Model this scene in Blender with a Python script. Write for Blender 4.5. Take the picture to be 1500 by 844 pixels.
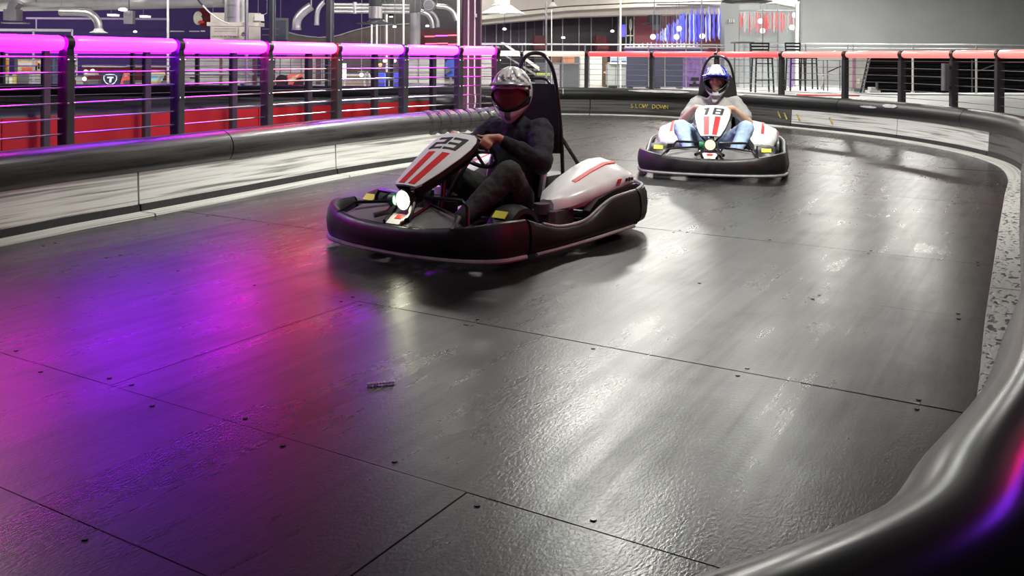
import bpy, bmesh, math, random
from mathutils import Vector, Matrix
random.seed(7)
for o in list(bpy.data.objects): bpy.data.objects.remove(o)
SC = bpy.context.scene
COL = SC.collection
PI = math.pi

# ------------------------------------------------------------------ camera
CAM_H = 1.15
FPX = 1350.0
ROLL = 0.0064
cam = bpy.data.cameras.new('camera')
cam.sensor_width = 36.0
cam.lens = 36.0 * FPX / 1500.0
cam.shift_y = -(422 - 84) / 1500.0
cam.clip_start = 0.05
cam_o = bpy.data.objects.new('camera', cam)
COL.objects.link(cam_o)
cam_o.matrix_world = Matrix.Translation((0, 0, CAM_H)) @ Matrix.Rotation(PI / 2, 4, 'X') @ Matrix.Rotation(ROLL, 4, 'Z')
SC.camera = cam_o
SC.view_settings.view_transform = 'Standard'
SC.view_settings.look = 'None'
SC.view_settings.exposure = -0.2
SC.view_settings.gamma = 1.0
SC.view_settings.use_curve_mapping = False

# ------------------------------------------------------------------ world and lamps
W = bpy.data.worlds.new('world')
SC.world = W
W.use_nodes = True
W.node_tree.nodes['Background'].inputs[0].default_value = (0.5, 0.52, 0.58, 1)
W.node_tree.nodes['Background'].inputs[1].default_value = 0.03

def area(name, loc, size, power, color=(1, 0.99, 0.92), target=None, spread=PI):
    l = bpy.data.lights.new(name, 'AREA')
    l.shape = 'DISK'; l.size = size; l.energy = power; l.color = color; l.spread = spread
    o = bpy.data.objects.new(name, l)
    o.location = loc
    if target is not None:
        d = Vector(target) - Vector(loc)
        o.rotation_euler = d.to_track_quat('-Z', 'Y').to_euler()
    COL.objects.link(o)
    return o

# high-bay lamps read off floor glints; screen and hall ones are added fill
for loc, s, p in (((1.25, 12.8, 4.8), .55, 330), ((4.2, 15.5, 5.0), .7, 210), ((3.0, 20.6, 4.6), .8, 330),
                  ((8.2, 23.5, 3.9), .5, 290), ((9.7, 22.3, 3.9), .5, 290), ((0.2, 20.2, 4.8), .8, 190),
                  ((-6.0, 8.6, 5.0), .7, 170), ((-2.0, 26.5, 4.4), .8, 110),
                  ((-17.0, 23.5, 4.6), .8, 620), ((-16.5, 27.5, 4.4), .8, 300), ((-6.0, 29.0, 4.2), .8, 60), ((5.0, 26.5, 4.2), .8, 310), ((13.0, 19.5, 4.4), .8, 150)):
    area('bay_or_fill_lamp', loc, s, p)
# two unseen fill lights added, aimed at the bend and the left straight
area('aimed_fill_light', (2.6, 6.4, 5.4), .8, 215, target=(1.5, 10.2, 0), spread=math.radians(105))
area('aimed_fill_light', (0.2, 6.9, 5.2), .7, 125, target=(-2.3, 9.0, .3), spread=math.radians(100))

# unseen wash lights added over the far fence to brighten the games hall
for x in (-11.5, -8.0, -4.8, -1.8):
    area('hall_fill_light', (x, 19.7, 4.2), .5, 75, target=(x - .3, 24.5, 1.5), spread=math.radians(130))
area('bay_or_fill_lamp', (-1.3, 15.6, 4.8), .7, 60)  # unseen fill lamp added to lift the floor left of centre
area('bay_or_fill_lamp', (0.9, 3.2, 5.2), .7, 60)  # unseen fill lamp added to lighten the near pipe

# ------------------------------------------------------------------ materials
def _mat(name):
    m = bpy.data.materials.new(name); m.use_nodes = True
    return m, m.node_tree, m.node_tree.nodes['Principled BSDF']

def pm(name, base, rough=.5, metal=0., var=.25, scale=6., bump=0., stretch=None, rvar=0., coat=0., spec=.5, bscale=None, uv=False):
    """procedural paint / plastic / metal: noise on colour, roughness and relief"""
    m, nt, b = _mat(name)
    N = nt.nodes; L = nt.links
    tc = N.new('ShaderNodeTexCoord'); mp = N.new('ShaderNodeMapping')
    L.new(tc.outputs['UV' if uv else 'Object'], mp.inputs[0])
    if stretch: mp.inputs['Scale'].default_value = stretch
    nz = N.new('ShaderNodeTexNoise'); nz.inputs['Scale'].default_value = scale; nz.inputs['Detail'].default_value = 5
    L.new(mp.outputs[0], nz.inputs['Vector'])
    r = N.new('ShaderNodeMapRange'); r.inputs[1].default_value = .3; r.inputs[2].default_value = .7
    r.inputs[3].default_value = 1 - var; r.inputs[4].default_value = 1 + var
    L.new(nz.outputs['Fac'], r.inputs[0])
    mx = N.new('ShaderNodeMix'); mx.data_type = 'RGBA'; mx.blend_type = 'MULTIPLY'; mx.inputs[0].default_value = 1
    mx.inputs[6].default_value = (*base, 1)
    L.new(r.outputs[0], mx.inputs[7]); L.new(mx.outputs[2], b.inputs['Base Color'])
    b.inputs['Roughness'].default_value = rough; b.inputs['Metallic'].default_value = metal
    b.inputs['Specular IOR Level'].default_value = spec
    if coat: b.inputs['Coat Weight'].default_value = coat; b.inputs['Coat Roughness'].default_value = .12
    if rvar:
        r2 = N.new('ShaderNodeMapRange'); r2.inputs[1].default_value = .3; r2.inputs[2].default_value = .7
        r2.inputs[3].default_value = rough - rvar; r2.inputs[4].default_value = rough + rvar
        L.new(nz.outputs['Fac'], r2.inputs[0]); L.new(r2.outputs[0], b.inputs['Roughness'])
    if bump:
        n2 = N.new('ShaderNodeTexNoise'); n2.inputs['Scale'].default_value = bscale or scale * 4; n2.inputs['Detail'].default_value = 4
        L.new(mp.outputs[0], n2.inputs['Vector'])
        bp = N.new('ShaderNodeBump'); bp.inputs['Strength'].default_value = bump; bp.inputs['Distance'].default_value = .01
        L.new(n2.outputs['Fac'], bp.inputs['Height']); L.new(bp.outputs[0], b.inputs['Normal'])
    return m

def em(name, col, strength, base=None, col2=None, axis_len=None):
    """something that gives off light; col2 blends softly along the body's own length"""
    m, nt, b = _mat(name)
    N = nt.nodes; L = nt.links
    b.inputs['Base Color'].default_value = (*(base or (.15, .15, .15)), 1)
    b.inputs['Roughness'].default_value = .3
    b.inputs['Emission Strength'].default_value = strength
    tc = N.new('ShaderNodeTexCoord')
    if col2 is None:
        col2 = tuple(c * .85 for c in col)
        nz = N.new('ShaderNodeTexNoise'); nz.inputs['Scale'].default_value = 3
        L.new(tc.outputs['Object'], nz.inputs['Vector']); fac = nz.outputs['Fac']
    else:
        sp = N.new('ShaderNodeSeparateXYZ'); L.new(tc.outputs['UV'], sp.inputs[0]); fac = sp.outputs['X']
    mx = N.new('ShaderNodeMix'); mx.data_type = 'RGBA'
    mx.inputs[6].default_value = (*col, 1); mx.inputs[7].default_value = (*col2, 1)
    L.new(fac, mx.inputs[0]); L.new(mx.outputs[2], b.inputs['Emission Color'])
    return m

def floor_material():
    m, nt, b = _mat('worn_track_panel')
    N = nt.nodes; L = nt.links
    g = N.new('ShaderNodeNewGeometry')
    rot = N.new('ShaderNodeMapping'); rot.inputs['Rotation'].default_value = (0, 0, math.radians(-60))
    L.new(g.outputs['Position'], rot.inputs[0])
    def streak(sc, along, across, det=5, loc=0., rough=.6):
        mp = N.new('ShaderNodeMapping'); mp.inputs['Scale'].default_value = (along, across, 1); mp.inputs['Location'].default_value = (loc, loc * 1.7, 0)
        L.new(rot.outputs[0], mp.inputs[0])
        nz = N.new('ShaderNodeTexNoise'); nz.inputs['Scale'].default_value = sc; nz.inputs['Detail'].default_value = det
        nz.inputs['Roughness'].default_value = rough; nz.inputs['Distortion'].default_value = .4
        L.new(mp.outputs[0], nz.inputs['Vector']); return nz.outputs['Fac']
    def rng(x, a, bb, c, d):
        r = N.new('ShaderNodeMapRange'); L.new(x, r.inputs[0])
        for i, v in enumerate((a, bb, c, d)): r.inputs[i + 1].default_value = v
        return r.outputs[0]
    def math_(op, x, y):
        n = N.new('ShaderNodeMath'); n.operation = op
        for i, v in enumerate((x, y)):
            if isinstance(v, (int, float)): n.inputs[i].default_value = v
            else: L.new(v, n.inputs[i])
        return n.outputs[0]
    s1 = streak(1.1, .22, 2.2, 6, 3.1)          # long rubbered-in racing lines
    s2 = streak(3.0, .35, 5.0, 5, 9.2)          # fine scuffs
    s3 = streak(2.2, 1., 1., 5, 1.3)            # blotches
    v = math_('ADD', math_('MULTIPLY', rng(s1, .3, .7, 0, 1), .5), math_('MULTIPLY', rng(s2, .3, .7, 0, 1), .3))
    v = math_('ADD', v, math_('MULTIPLY', rng(s3, .3, .7, 0, 1), .3))
    cr = N.new('ShaderNodeValToRGB')
    cr.color_ramp.elements[0].position = .2; cr.color_ramp.elements[0].color = (.0022, .0022, .0023, 1)
    cr.color_ramp.elements[1].position = .9; cr.color_ramp.elements[1].color = (.017, .017, .0163, 1)
    L.new(v, cr.inputs[0]); L.new(cr.outputs[0], b.inputs['Base Color'])
    L.new(rng(v, .2, .9, .36, .235), b.inputs['Roughness'])
    L.new(rng(v, .2, .9, .38, .85), b.inputs['Specular IOR Level'])
    fine = streak(95., .6, 1.2, 3, 2.2)
    med = streak(9., .5, 2.0, 4, 5.5)
    h = math_('ADD', math_('MULTIPLY', fine, .8), math_('MULTIPLY', med, .45))
    bp = N.new('ShaderNodeBump'); bp.inputs['Strength'].default_value = .18; bp.inputs['Distance'].default_value = .006
    L.new(h, bp.inputs['Height']); L.new(bp.outputs[0], b.inputs['Normal'])
    return m

def worn_skirt(name, light, dark, sc=.35, e0=.33, e1=.50):
    m, nt, b = _mat(name)
    N = nt.nodes; L = nt.links
    tc = N.new('ShaderNodeTexCoord')
    mp = N.new('ShaderNodeMapping'); mp.inputs['Scale'].default_value = (.9 * sc, 14, 1); L.new(tc.outputs['UV'], mp.inputs[0])
    nz = N.new('ShaderNodeTexNoise'); nz.inputs['Scale'].default_value = 2.2; nz.inputs['Detail'].default_value = 7; nz.inputs['Distortion'].default_value = .8
    L.new(mp.outputs[0], nz.inputs['Vector'])
    cr = N.new('ShaderNodeValToRGB')
    e = cr.color_ramp.elements
    e[0].position = e0; e[0].color = (*dark, 1); e[1].position = e1; e[1].color = (*light, 1)
    L.new(nz.outputs['Fac'], cr.inputs[0]); L.new(cr.outputs[0], b.inputs['Base Color'])
    b.inputs['Roughness'].default_value = .42
    bp = N.new('ShaderNodeBump'); bp.inputs['Strength'].default_value = .5; bp.inputs['Distance'].default_value = .01
    L.new(nz.outputs['Fac'], bp.inputs['Height']); L.new(bp.outputs[0], b.inputs['Normal'])
    return m

def glass_material():
    m = bpy.data.materials.new('window_glass'); m.use_nodes = True
    nt = m.node_tree; N = nt.nodes; L = nt.links
    for n in list(N): N.remove(n)
    out = N.new('ShaderNodeOutputMaterial'); t = N.new('ShaderNodeBsdfTransparent'); gl = N.new('ShaderNodeBsdfGlossy')
    gl.inputs['Roughness'].default_value = .03; t.inputs[0].default_value = (.93, .96, .97, 1)
    fr = N.new('ShaderNodeFresnel'); fr.inputs[0].default_value = 1.45
    mx = N.new('ShaderNodeMixShader'); L.new(fr.outputs[0], mx.inputs[0]); L.new(t.outputs[0], mx.inputs[1]); L.new(gl.outputs[0], mx.inputs[2])
    L.new(mx.outputs[0], out.inputs[0])
    return m

M = {}
M['floor'] = floor_material()
M['gap'] = pm('dark_gap', (.03, .03, .03), .6)
M['tube_black'] = pm('black_barrier_pipe', (.012, .012, .0125), .40, var=.4, scale=2.5, bump=.02, rvar=.04, stretch=(.6, 10, 1), uv=True, spec=.3)
M['tube_gloss'] = pm('polished_black_pipe', (.010, .010, .0105), .24, var=.3, scale=2.5, bump=.02, rvar=.03, stretch=(.6, 10, 1), uv=True, spec=.4)
M['tube_grey'] = pm('scuffed_barrier_pipe', (.045, .045, .043), .30, var=.45, scale=2.2, bump=.15, rvar=.08, stretch=(.5, 9, 1), uv=True)
M['skirt_light'] = worn_skirt('scraped_light_skirt', (.74, .74, .70), (.20, .20, .19))
M['skirt_dark'] = worn_skirt('scraped_dark_skirt', (.10, .10, .095), (.02, .02, .02))
M['strip'] = worn_skirt('scuffed_white_strip', (.62, .62, .58), (.30, .30, .28))
M['strip_scuff'] = worn_skirt('rubber_marked_white_strip', (.60, .60, .56), (.015, .015, .015), 9, .40, .45)
M['tape'] = pm('grey_tape', (.42, .41, .42), .6, var=.2)
M['gold'] = pm('gold_paint', (.55, .42, .10), .6, var=.5, scale=20)
M['red_wall'] = pm('red_vinyl', (.34, .001, .002), .65, var=.12, scale=2)
M['post'] = pm('charcoal_post', (.035, .035, .037), .45, var=.2)
M['bracket'] = pm('black_bracket', (.012, .012, .013), .35, var=.2)
M['wire'] = pm('steel_wire', (.72, .70, .70), .28, 1., var=.1)
M['bolt'] = pm('bright_bolt', (.8, .8, .8), .3, 1., var=.1)
M['deck'] = pm('pale_deck', (.42, .42, .42), .55, var=.1, scale=2)
M['grey_wall'] = pm('grey_wall_paint', (.30, .305, .31), .8, var=.05, scale=1.5)
M['purple_wall'] = pm('deep_purple_wall', (.040, .012, .13), .7, var=.2, scale=2)
M['ceil'] = pm('dark_ceiling', (.06, .06, .065), .9, var=.1)
M['wire_dark'] = pm('grey_wire', (.20, .19, .19), .4, .7, var=.1)
M['dark'] = pm('dark_metal', (.03, .03, .035), .45, var=.2)
M['duct'] = pm('galvanised_duct', (.62, .60, .60), .34, .8, var=.15, scale=3)
M['duct_dark'] = pm('dull_duct', (.28, .26, .28), .45, .5, var=.2, scale=3)
M['white'] = pm('white_paint', (.78, .77, .74), .5, var=.06)
M['offwhite'] = pm('offwhite_board', (.62, .58, .50), .6, var=.08)
M['beige'] = pm('beige_soffit', (.52, .47, .43), .7, var=.08, scale=1.5)
M['steel'] = pm('brushed_steel', (.60, .60, .62), .3, .9, var=.1)
M['navy'] = pm('navy_board', (.045, .048, .085), .55, var=.12, scale=3)
M['slate'] = pm('slate_board', (.11, .115, .13), .55, var=.12, scale=3)
M['brown'] = pm('brown_board', (.16, .09, .06), .6, var=.3)
M['brown_purple'] = pm('brown_column', (.11, .055, .07), .6, var=.2, scale=4)
M['shutter'] = pm('pale_shutter', (.50, .48, .46), .5, var=.12, scale=4)
M['window_dark'] = pm('dark_window', (.035, .030, .038), .25, var=.4, scale=1.2)
M['red_panel'] = pm('dark_red_panel', (.11, .008, .014), .5, var=.3)
M['red'] = pm('red_paint', (.62, .03, .03), .5, var=.15)
M['blue'] = pm('blue_paint', (.04, .10, .45), .5, var=.15)
M['cream'] = pm('cream_print', (.75, .62, .35), .6, var=.3, scale=10)
M['ink'] = pm('black_print', (.012, .012, .012), .6, var=.1)
M['glass'] = glass_material()
# kart
M['kart_black'] = pm('kart_black_plastic', (.012, .012, .0125), .45, var=.35, scale=9, bump=.1, rvar=.1)
M['kart_rim'] = pm('kart_grey_edge', (.30, .30, .30), .4, var=.3, scale=9)
M['kart_frame'] = pm('kart_black_tube', (.014, .014, .015), .3, var=.2)
M['kart_white'] = pm('kart_white_plastic', (.74, .74, .73), .3, var=.08, scale=8, coat=.3)
M['kart_red'] = pm('kart_red_print', (.60, .035, .035), .35, var=.15)
M['rubber'] = pm('tyre_rubber', (.018, .018, .018), .75, var=.3, scale=14, bump=.2)
M['yellow'] = pm('yellow_sticker', (.72, .70, .05), .5, var=.1)
M['green'] = pm('green_cap', (.02, .22, .10), .4, var=.2)
M['engine'] = pm('grey_engine', (.10, .10, .10), .45, .3, var=.4, scale=12)
M['shelf'] = pm('kart_grey_shelf', (.16, .16, .155), .5, var=.2)
M['seat'] = pm('seat_shell', (.016, .017, .017), .75, var=.2, spec=.25)
M['seat_edge'] = pm('seat_piping', (.42, .43, .43), .45, var=.15)
# people
M['skin'] = pm('skin', (.66, .41, .28), .5, var=.12, scale=20, bump=.05)
M['skin_b'] = pm('skin_tan', (.42, .20, .13), .5, var=.12, scale=20, bump=.05)
M['tee'] = pm('grey_tee', (.30, .30, .295), .85, var=.14, scale=10, bump=.35, bscale=14)
M['jeans'] = pm('light_blue_denim', (.36, .50, .70), .85, var=.25, scale=7, bump=.4, bscale=12)
M['jacket'] = pm('navy_sweatshirt', (.004, .004, .010), .85, var=.25, scale=9, bump=.35, bscale=13)
M['trousers'] = pm('charcoal_trousers', (.030, .031, .031), .85, var=.25, scale=8, bump=.35, bscale=13)
M['helmet_white'] = pm('helmet_white', (.70, .70, .70), .22, var=.12, scale=8, coat=.4)
M['helmet_blue'] = pm('helmet_blue', (.03, .04, .42), .22, var=.15, scale=8, coat=.4)
M['helmet_black'] = pm('helmet_black', (.014, .014, .016), .25, var=.2, scale=8, coat=.4)
M['helmet_grey'] = pm('helmet_grey', (.16, .155, .16), .3, var=.5, scale=9, coat=.3)
M['eye'] = pm('eye_white', (.7, .7, .7), .3, var=.05)
M['red_lit_face'] = pm('face_red_light', (.16, .03, .035), .12, var=.3, scale=6, coat=.5)  # red light on the face put into an added sheet's colour

# ------------------------------------------------------------------ mesh helpers
class MB:
    """collects shapes into one mesh"""
    def __init__(s): s.v = []; s.f = []; s.m = []; s.uv = {}
    def add(s, vs, fs, mi=0):
        b = len(s.v); s.v += [tuple(v) for v in vs]
        for f in fs: s.f.append(tuple(b + i for i in f)); s.m.append(mi)
        return b
    def box(s, c, d, rot=0., mi=0, bev=0.):
        cx, cy, cz = c; x, y, z = d[0] / 2, d[1] / 2, d[2] / 2
        cr, sr = math.cos(rot), math.sin(rot)
        b = min(bev, x * .9, y * .9)
        if b > 0:
            ring = [(-x + b, -y), (x - b, -y), (x, -y + b), (x, y - b), (x - b, y), (-x + b, y), (-x, y - b), (-x, -y + b)]
        else: ring = [(-x, -y), (x, -y), (x, y), (-x, y)]
        n = len(ring); vs = []
        for zz in (-z, z):
            for (a, q) in ring: vs.append((cx + a * cr - q * sr, cy + a * sr + q * cr, cz + zz))
        fs = [tuple(range(n - 1, -1, -1)), tuple(range(n, 2 * n))]
        for i in range(n): fs.append((i, (i + 1) % n, n + (i + 1) % n, n + i))
        s.add(vs, fs, mi); return s
    def prism(s, poly, ax_o, ax_x, ax_y, depth, mi=0):
        """polygon in the plane (ax_o, ax_x, ax_y), extruded along its normal by -depth"""
        o = Vector(ax_o); X = Vector(ax_x).normalized(); Y = Vector(ax_y).normalized(); Nn = X.cross(Y)
        n = len(poly)
        vs = [o + X * a + Y * b for a, b in poly] + [o + X * a + Y * b - Nn * depth for a, b in poly]
        fs = [tuple(range(n)), tuple(range(2 * n - 1, n - 1, -1))]
        for i in range(n): fs.append((i, n + i, n + (i + 1) % n, (i + 1) % n))
        s.add(vs, fs, mi); return s
    def ring(s, c, r, d, n, up=None):
        d = Vector(d).normalized(); a = d.orthogonal().normalized() if up is None else Vector(up).cross(d).normalized()
        b = d.cross(a)
        return [Vector(c) + a * (r * math.cos(2 * PI * k / n)) + b * (r * math.sin(2 * PI * k / n)) for k in range(n)]
    def tube(s, pts, r, n=10, caps=True, mi=0, closed=False):
        pts = [Vector(p) for p in pts]; rs = r if isinstance(r, (list, tuple)) else [r] * len(pts)
        k = len(pts); rings = []; prev = None
        for i, p in enumerate(pts):
            if closed: t = pts[(i + 1) % k] - pts[i - 1]
            else: t = pts[min(i + 1, k - 1)] - pts[max(i - 1, 0)]
            t = t.normalized()
            if prev is None: a = t.orthogonal().normalized()
            else:
                a = prev - t * prev.dot(t)
                a = a.normalized() if a.length > 1e-6 else t.orthogonal().normalized()
            prev = a; b = t.cross(a)
            rings.append([p + a * (rs[i] * math.cos(2 * PI * j / n)) + b * (rs[i] * math.sin(2 * PI * j / n)) for j in range(n)])
        base = len(s.v)
        for rg in rings: s.v += [tuple(q) for q in rg]
        for i in range(k if closed else k - 1):
            i2 = (i + 1) % k
            for j in range(n):
                s.f.append((base + i * n + j, base + i * n + (j + 1) % n, base + i2 * n + (j + 1) % n, base + i2 * n + j)); s.m.append(mi)
        if caps and not closed:
            s.f.append(tuple(base + j for j in range(n - 1, -1, -1))); s.m.append(mi)
            s.f.append(tuple(base + (k - 1) * n + j for j in range(n))); s.m.append(mi)
        return s
    def cyl(s, a, b, r, n=16, r2=None, mi=0): return s.tube([a, b], [r, r if r2 is None else r2], n, True, mi)
    def ball(s, c, r, n=12, sc=(1, 1, 1), mi=0, rot=None):
        vs = []; fs = []; m = max(4, n * 2 // 3)
        for i in range(1, m):
            ph = PI * i / m
            for j in range(n):
                th = 2 * PI * j / n
                p = Vector((r * sc[0] * math.sin(ph) * math.cos(th), r * sc[1] * math.sin(ph) * math.sin(th), r * sc[2] * math.cos(ph)))
                if rot is not None: p = rot @ p
                vs.append(Vector(c) + p)
        top = Vector((0, 0, r * sc[2])); bot = -top
        if rot is not None: top = rot @ top; bot = rot @ bot
        vs += [Vector(c) + top, Vector(c) + bot]; t = len(vs) - 2
        for i in range(m - 2):
            for j in range(n): fs.append((i * n + j, (i + 1) * n + j, (i + 1) * n + (j + 1) % n, i * n + (j + 1) % n))
        for j in range(n):
            fs.append((t, j, (j + 1) % n)); fs.append((t + 1, (m - 2) * n + (j + 1) % n, (m - 2) * n + j))
        s.add(vs, fs, mi); return s
    def lathe(s, prof, o, axis, n=20, mi=0, caps=True):
        """profile of (distance along axis, radius)"""
        o = Vector(o); ax = Vector(axis).normalized(); a = ax.orthogonal().normalized(); b = ax.cross(a)
        base = len(s.v)
        for h, r in prof:
            for k in range(n):
                s.v.append(tuple(o + ax * h + (a * math.cos(2 * PI * k / n) + b * math.sin(2 * PI * k / n)) * r))
        for i in range(len(prof) - 1):
            for k in range(n):
                s.f.append((base + i * n + k, base + i * n + (k + 1) % n, base + (i + 1) * n + (k + 1) % n, base + (i + 1) * n + k)); s.m.append(mi)
        if caps:
            s.f.append(tuple(base + k for k in range(n - 1, -1, -1))); s.m.append(mi)
            e = base + (len(prof) - 1) * n
            s.f.append(tuple(e + k for k in range(n))); s.m.append(mi)
        return s
    def loft(s, secs, closed=True, caps=True, mi=0):
        n = len(secs[0]); base = len(s.v)
        for sec in secs: s.v += [tuple(p) for p in sec]
        for i in range(len(secs) - 1):
            for j in range(n if closed else n - 1):
                s.f.append((base + i * n + j, base + i * n + (j + 1) % n, base + (i + 1) * n + (j + 1) % n, base + (i + 1) * n + j)); s.m.append(mi)
        if caps and closed:
            s.f.append(tuple(base + j for j in range(n - 1, -1, -1))); s.m.append(mi)
            e = base + (len(secs) - 1) * n
            s.f.append(tuple(e + j for j in range(n))); s.m.append(mi)
        return s
    def mesh(s, name, smooth=False):
        me = bpy.data.meshes.new(name); me.from_pydata(s.v, [], s.f)
        me.polygons.foreach_set('material_index', s.m)
        bm = bmesh.new(); bm.from_mesh(me); bmesh.ops.recalc_face_normals(bm, faces=bm.faces); bm.to_mesh(me); bm.free()
        if smooth:
            me.shade_smooth()
            me.set_sharp_from_angle(angle=math.radians(38))
        me.update(); return me
    def build(s, name, mat, parent=None, smooth=True):
        return link(name, s.mesh(name, smooth), mat, parent)

def link(name, me, mat=None, parent=None):
    o = bpy.data.objects.new(name, me)
    if mat is not None and len(me.materials) == 0:
        for q in (mat if isinstance(mat, (list, tuple)) else [mat]): me.materials.append(q)
    COL.objects.link(o)
    if parent is not None: o.parent = parent
    return o

def tag(o, label, cat=None, group=None, kind=None):
    o['label'] = label
    if cat: o['category'] = cat
    if group: o['group'] = group
    if kind: o['kind'] = kind
    return o

def thing(name, label, cat, loc=(0, 0, 0), rz=0., group=None):
    o = bpy.data.objects.new(name, None); o.empty_display_size = .1
    COL.objects.link(o); o.location = loc; o.rotation_euler = (0, 0, rz)
    return tag(o, label, cat, group)

def structure(o, label=None):
    o['kind'] = 'structure'
    if label: o['label'] = label
    return o

def clone(src, parent=None, loc=None, rz=None):
    o = src.copy(); COL.objects.link(o)
    if parent is not None: o.parent = parent
    if loc is not None: o.location = loc
    if rz is not None: o.rotation_euler = (0, 0, rz)
    return o

def text_mesh(string, size, shear=0., depth=.002, bold=0.):
    cu = bpy.data.curves.new('lettering', 'FONT'); cu.body = string; cu.size = size; cu.align_x = 'CENTER'; cu.align_y = 'CENTER'
    cu.shear = shear; cu.extrude = depth; cu.offset = bold; cu.resolution_u = 8; cu.fill_mode = 'BOTH'
    o = bpy.data.objects.new('lettering', cu); COL.objects.link(o)
    dg = bpy.context.evaluated_depsgraph_get()
    me = bpy.data.meshes.new_from_object(o.evaluated_get(dg))
    bpy.data.objects.remove(o); bpy.data.curves.remove(cu)
    return me

def text_obj(name, string, size, o, xd, yd, mat, parent=None, shear=0., depth=.002, bold=0., sx=1.):
    me = text_mesh(string, size, shear, depth, bold)
    X = Vector(xd).normalized(); Y = Vector(yd).normalized(); Z = X.cross(Y)
    for v in me.vertices: v.co = Vector(o) + X * v.co.x * sx + Y * v.co.y + Z * v.co.z
    me.materials.clear()
    return link(name, me, mat, parent)

def remesh(mb, name, mat, parent, voxel=.008, smooth=4):
    """union of overlapping volumes as one continuous skin"""
    o = link('tmp', mb.mesh('tmp'))
    r = o.modifiers.new('r', 'REMESH'); r.mode = 'VOXEL'; r.voxel_size = voxel; r.use_smooth_shade = True
    sm = o.modifiers.new('s', 'SMOOTH'); sm.iterations = smooth; sm.factor = .5
    dg = bpy.context.evaluated_depsgraph_get()
    me = bpy.data.meshes.new_from_object(o.evaluated_get(dg)); me.name = name
    bpy.data.objects.remove(o)
    me.materials.clear()
    return link(name, me, mat, parent)

def chain(mb, pts, n=12):
    """tapered limb through (point, radius) pairs, closed and rounded"""
    for i, (p, r) in enumerate(pts):
        mb.ball(p, r, n)
        if i: mb.tube([pts[i - 1][0], p], [pts[i - 1][1], r], n)

def catmull(P, n=10):
    P = [Vector((*p, 0)) if len(p) == 2 else Vector(p) for p in P]
    P = [2 * P[0] - P[1]] + P + [2 * P[-1] - P[-2]]; Q = []
    for i in range(1, len(P) - 2):
        a, b, c, d = P[i - 1:i + 3]
        for k in range(n):
            t = k / n
            Q.append(.5 * (2 * b + (c - a) * t + (2 * a - 5 * b + 4 * c - d) * t * t + (3 * b - a - 3 * c + d) * t ** 3))
    Q.append(P[-2]); return Q

def frames(Q):
    out = []; s = 0.
    for i, p in enumerate(Q):
        t = (Q[min(i + 1, len(Q) - 1)] - Q[max(i - 1, 0)]).normalized()
        if i: s += (p - Q[i - 1]).length
        out.append((p, t, Vector((t.y, -t.x, 0)), s))     # point, tangent, right-hand normal, length so far
    return out

def sweep(FR, prof, name, mat, parent, closed=True, smooth=True, rfun=None):
    """profile of (u to the right-hand side, z) carried along a path; uv = metres"""
    n = len(prof); verts = []; faces = []; uvs = []
    acc = [0.]
    for j in range(1, n + 1):
        a, b = prof[j - 1], prof[j % n]; acc.append(acc[-1] + math.hypot(a[0] - b[0], a[1] - b[1]))
    for i, (p, t, nn, s) in enumerate(FR):
        pr = prof if rfun is None else rfun(s, prof)
        for (u, z) in pr: verts.append((p.x + nn.x * u, p.y + nn.y * u, z))
    m = n if closed else n - 1
    for i in range(len(FR) - 1):
        for j in range(m):
            faces.append((i * n + j, i * n + (j + 1) % n, (i + 1) * n + (j + 1) % n, (i + 1) * n + j))
            uvs += [(FR[i][3], acc[j]), (FR[i][3], acc[j + 1]), (FR[i + 1][3], acc[j + 1]), (FR[i + 1][3], acc[j])]
    if closed:
        faces.append(tuple(range(n - 1, -1, -1))); uvs += [(0, 0)] * n
        e = (len(FR) - 1) * n; faces.append(tuple(range(e, e + n))); uvs += [(0, 0)] * n
    me = bpy.data.meshes.new(name); me.from_pydata(verts, [], faces)
    ul = me.uv_layers.new(name='UVMap')
    for k, q in enumerate(uvs): ul.data[k].uv = q
    if smooth: me.shade_smooth(); me.set_sharp_from_angle(angle=math.radians(40))
    bm = bmesh.new(); bm.from_mesh(me); bmesh.ops.recalc_face_normals(bm, faces=bm.faces); bm.to_mesh(me); bm.free()
    return link(name, me, mat, parent)

def at(px, py, Y):
    """world point at depth Y seen through a point of the 1500 x 844 photograph"""
    a = px - 750; b = py - 84
    u = (a + ROLL * b); v = (b - ROLL * a)
    return Vector((u * Y / FPX, Y, CAM_H - v * Y / FPX))

# ------------------------------------------------------------------ the room
OUT = [(-2.6, .25), (-1.3, .42), (-.55, .68), (.05, .95), (.57, 1.24), (.80, 1.50), (1.10, 1.87), (1.395, 2.32), (1.65, 2.71), (1.866, 3.08),
       (2.327, 3.93), (2.772, 4.73), (3.6, 6.22), (4.40, 7.65), (5.15, 9.0), (5.62, 10.2), (5.80, 11.5), (5.72, 12.9), (5.4, 14.2), (4.8, 15.5),
       (4.1, 16.9), (3.2, 18.05), (2.1, 18.7), (.6, 18.9), (-2, 18.95), (-6, 19.0), (-14, 19.1)]
INN = [(-4.9, 2.4), (-3.9, 4.35), (-3.285, 5.61), (-3.04, 6.19), (-2.72, 6.84), (-2.33, 7.68), (-1.83, 8.77), (-1.31, 9.72), (-.85, 10.4), (-.3, 11.05),
       (.05, 11.9), (.08, 13.0), (-.2, 14.2), (-.75, 14.95), (-1.4, 14.85), (-2.2, 14.1), (-4.0, 12.1), (-7, 8.9)]
FO = frames(catmull(OUT, 10))
FI = frames(catmull(INN, 10))

def inside(pt, poly):
    x, y = pt; c = False; j = len(poly) - 1
    for i in range(len(poly)):
        xi, yi = poly[i]; xj, yj = poly[j]
        if (yi > y) != (yj > y) and x < (xj - xi) * (y - yi) / (yj - yi) + xi: c = not c
        j = i
    return c

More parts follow.
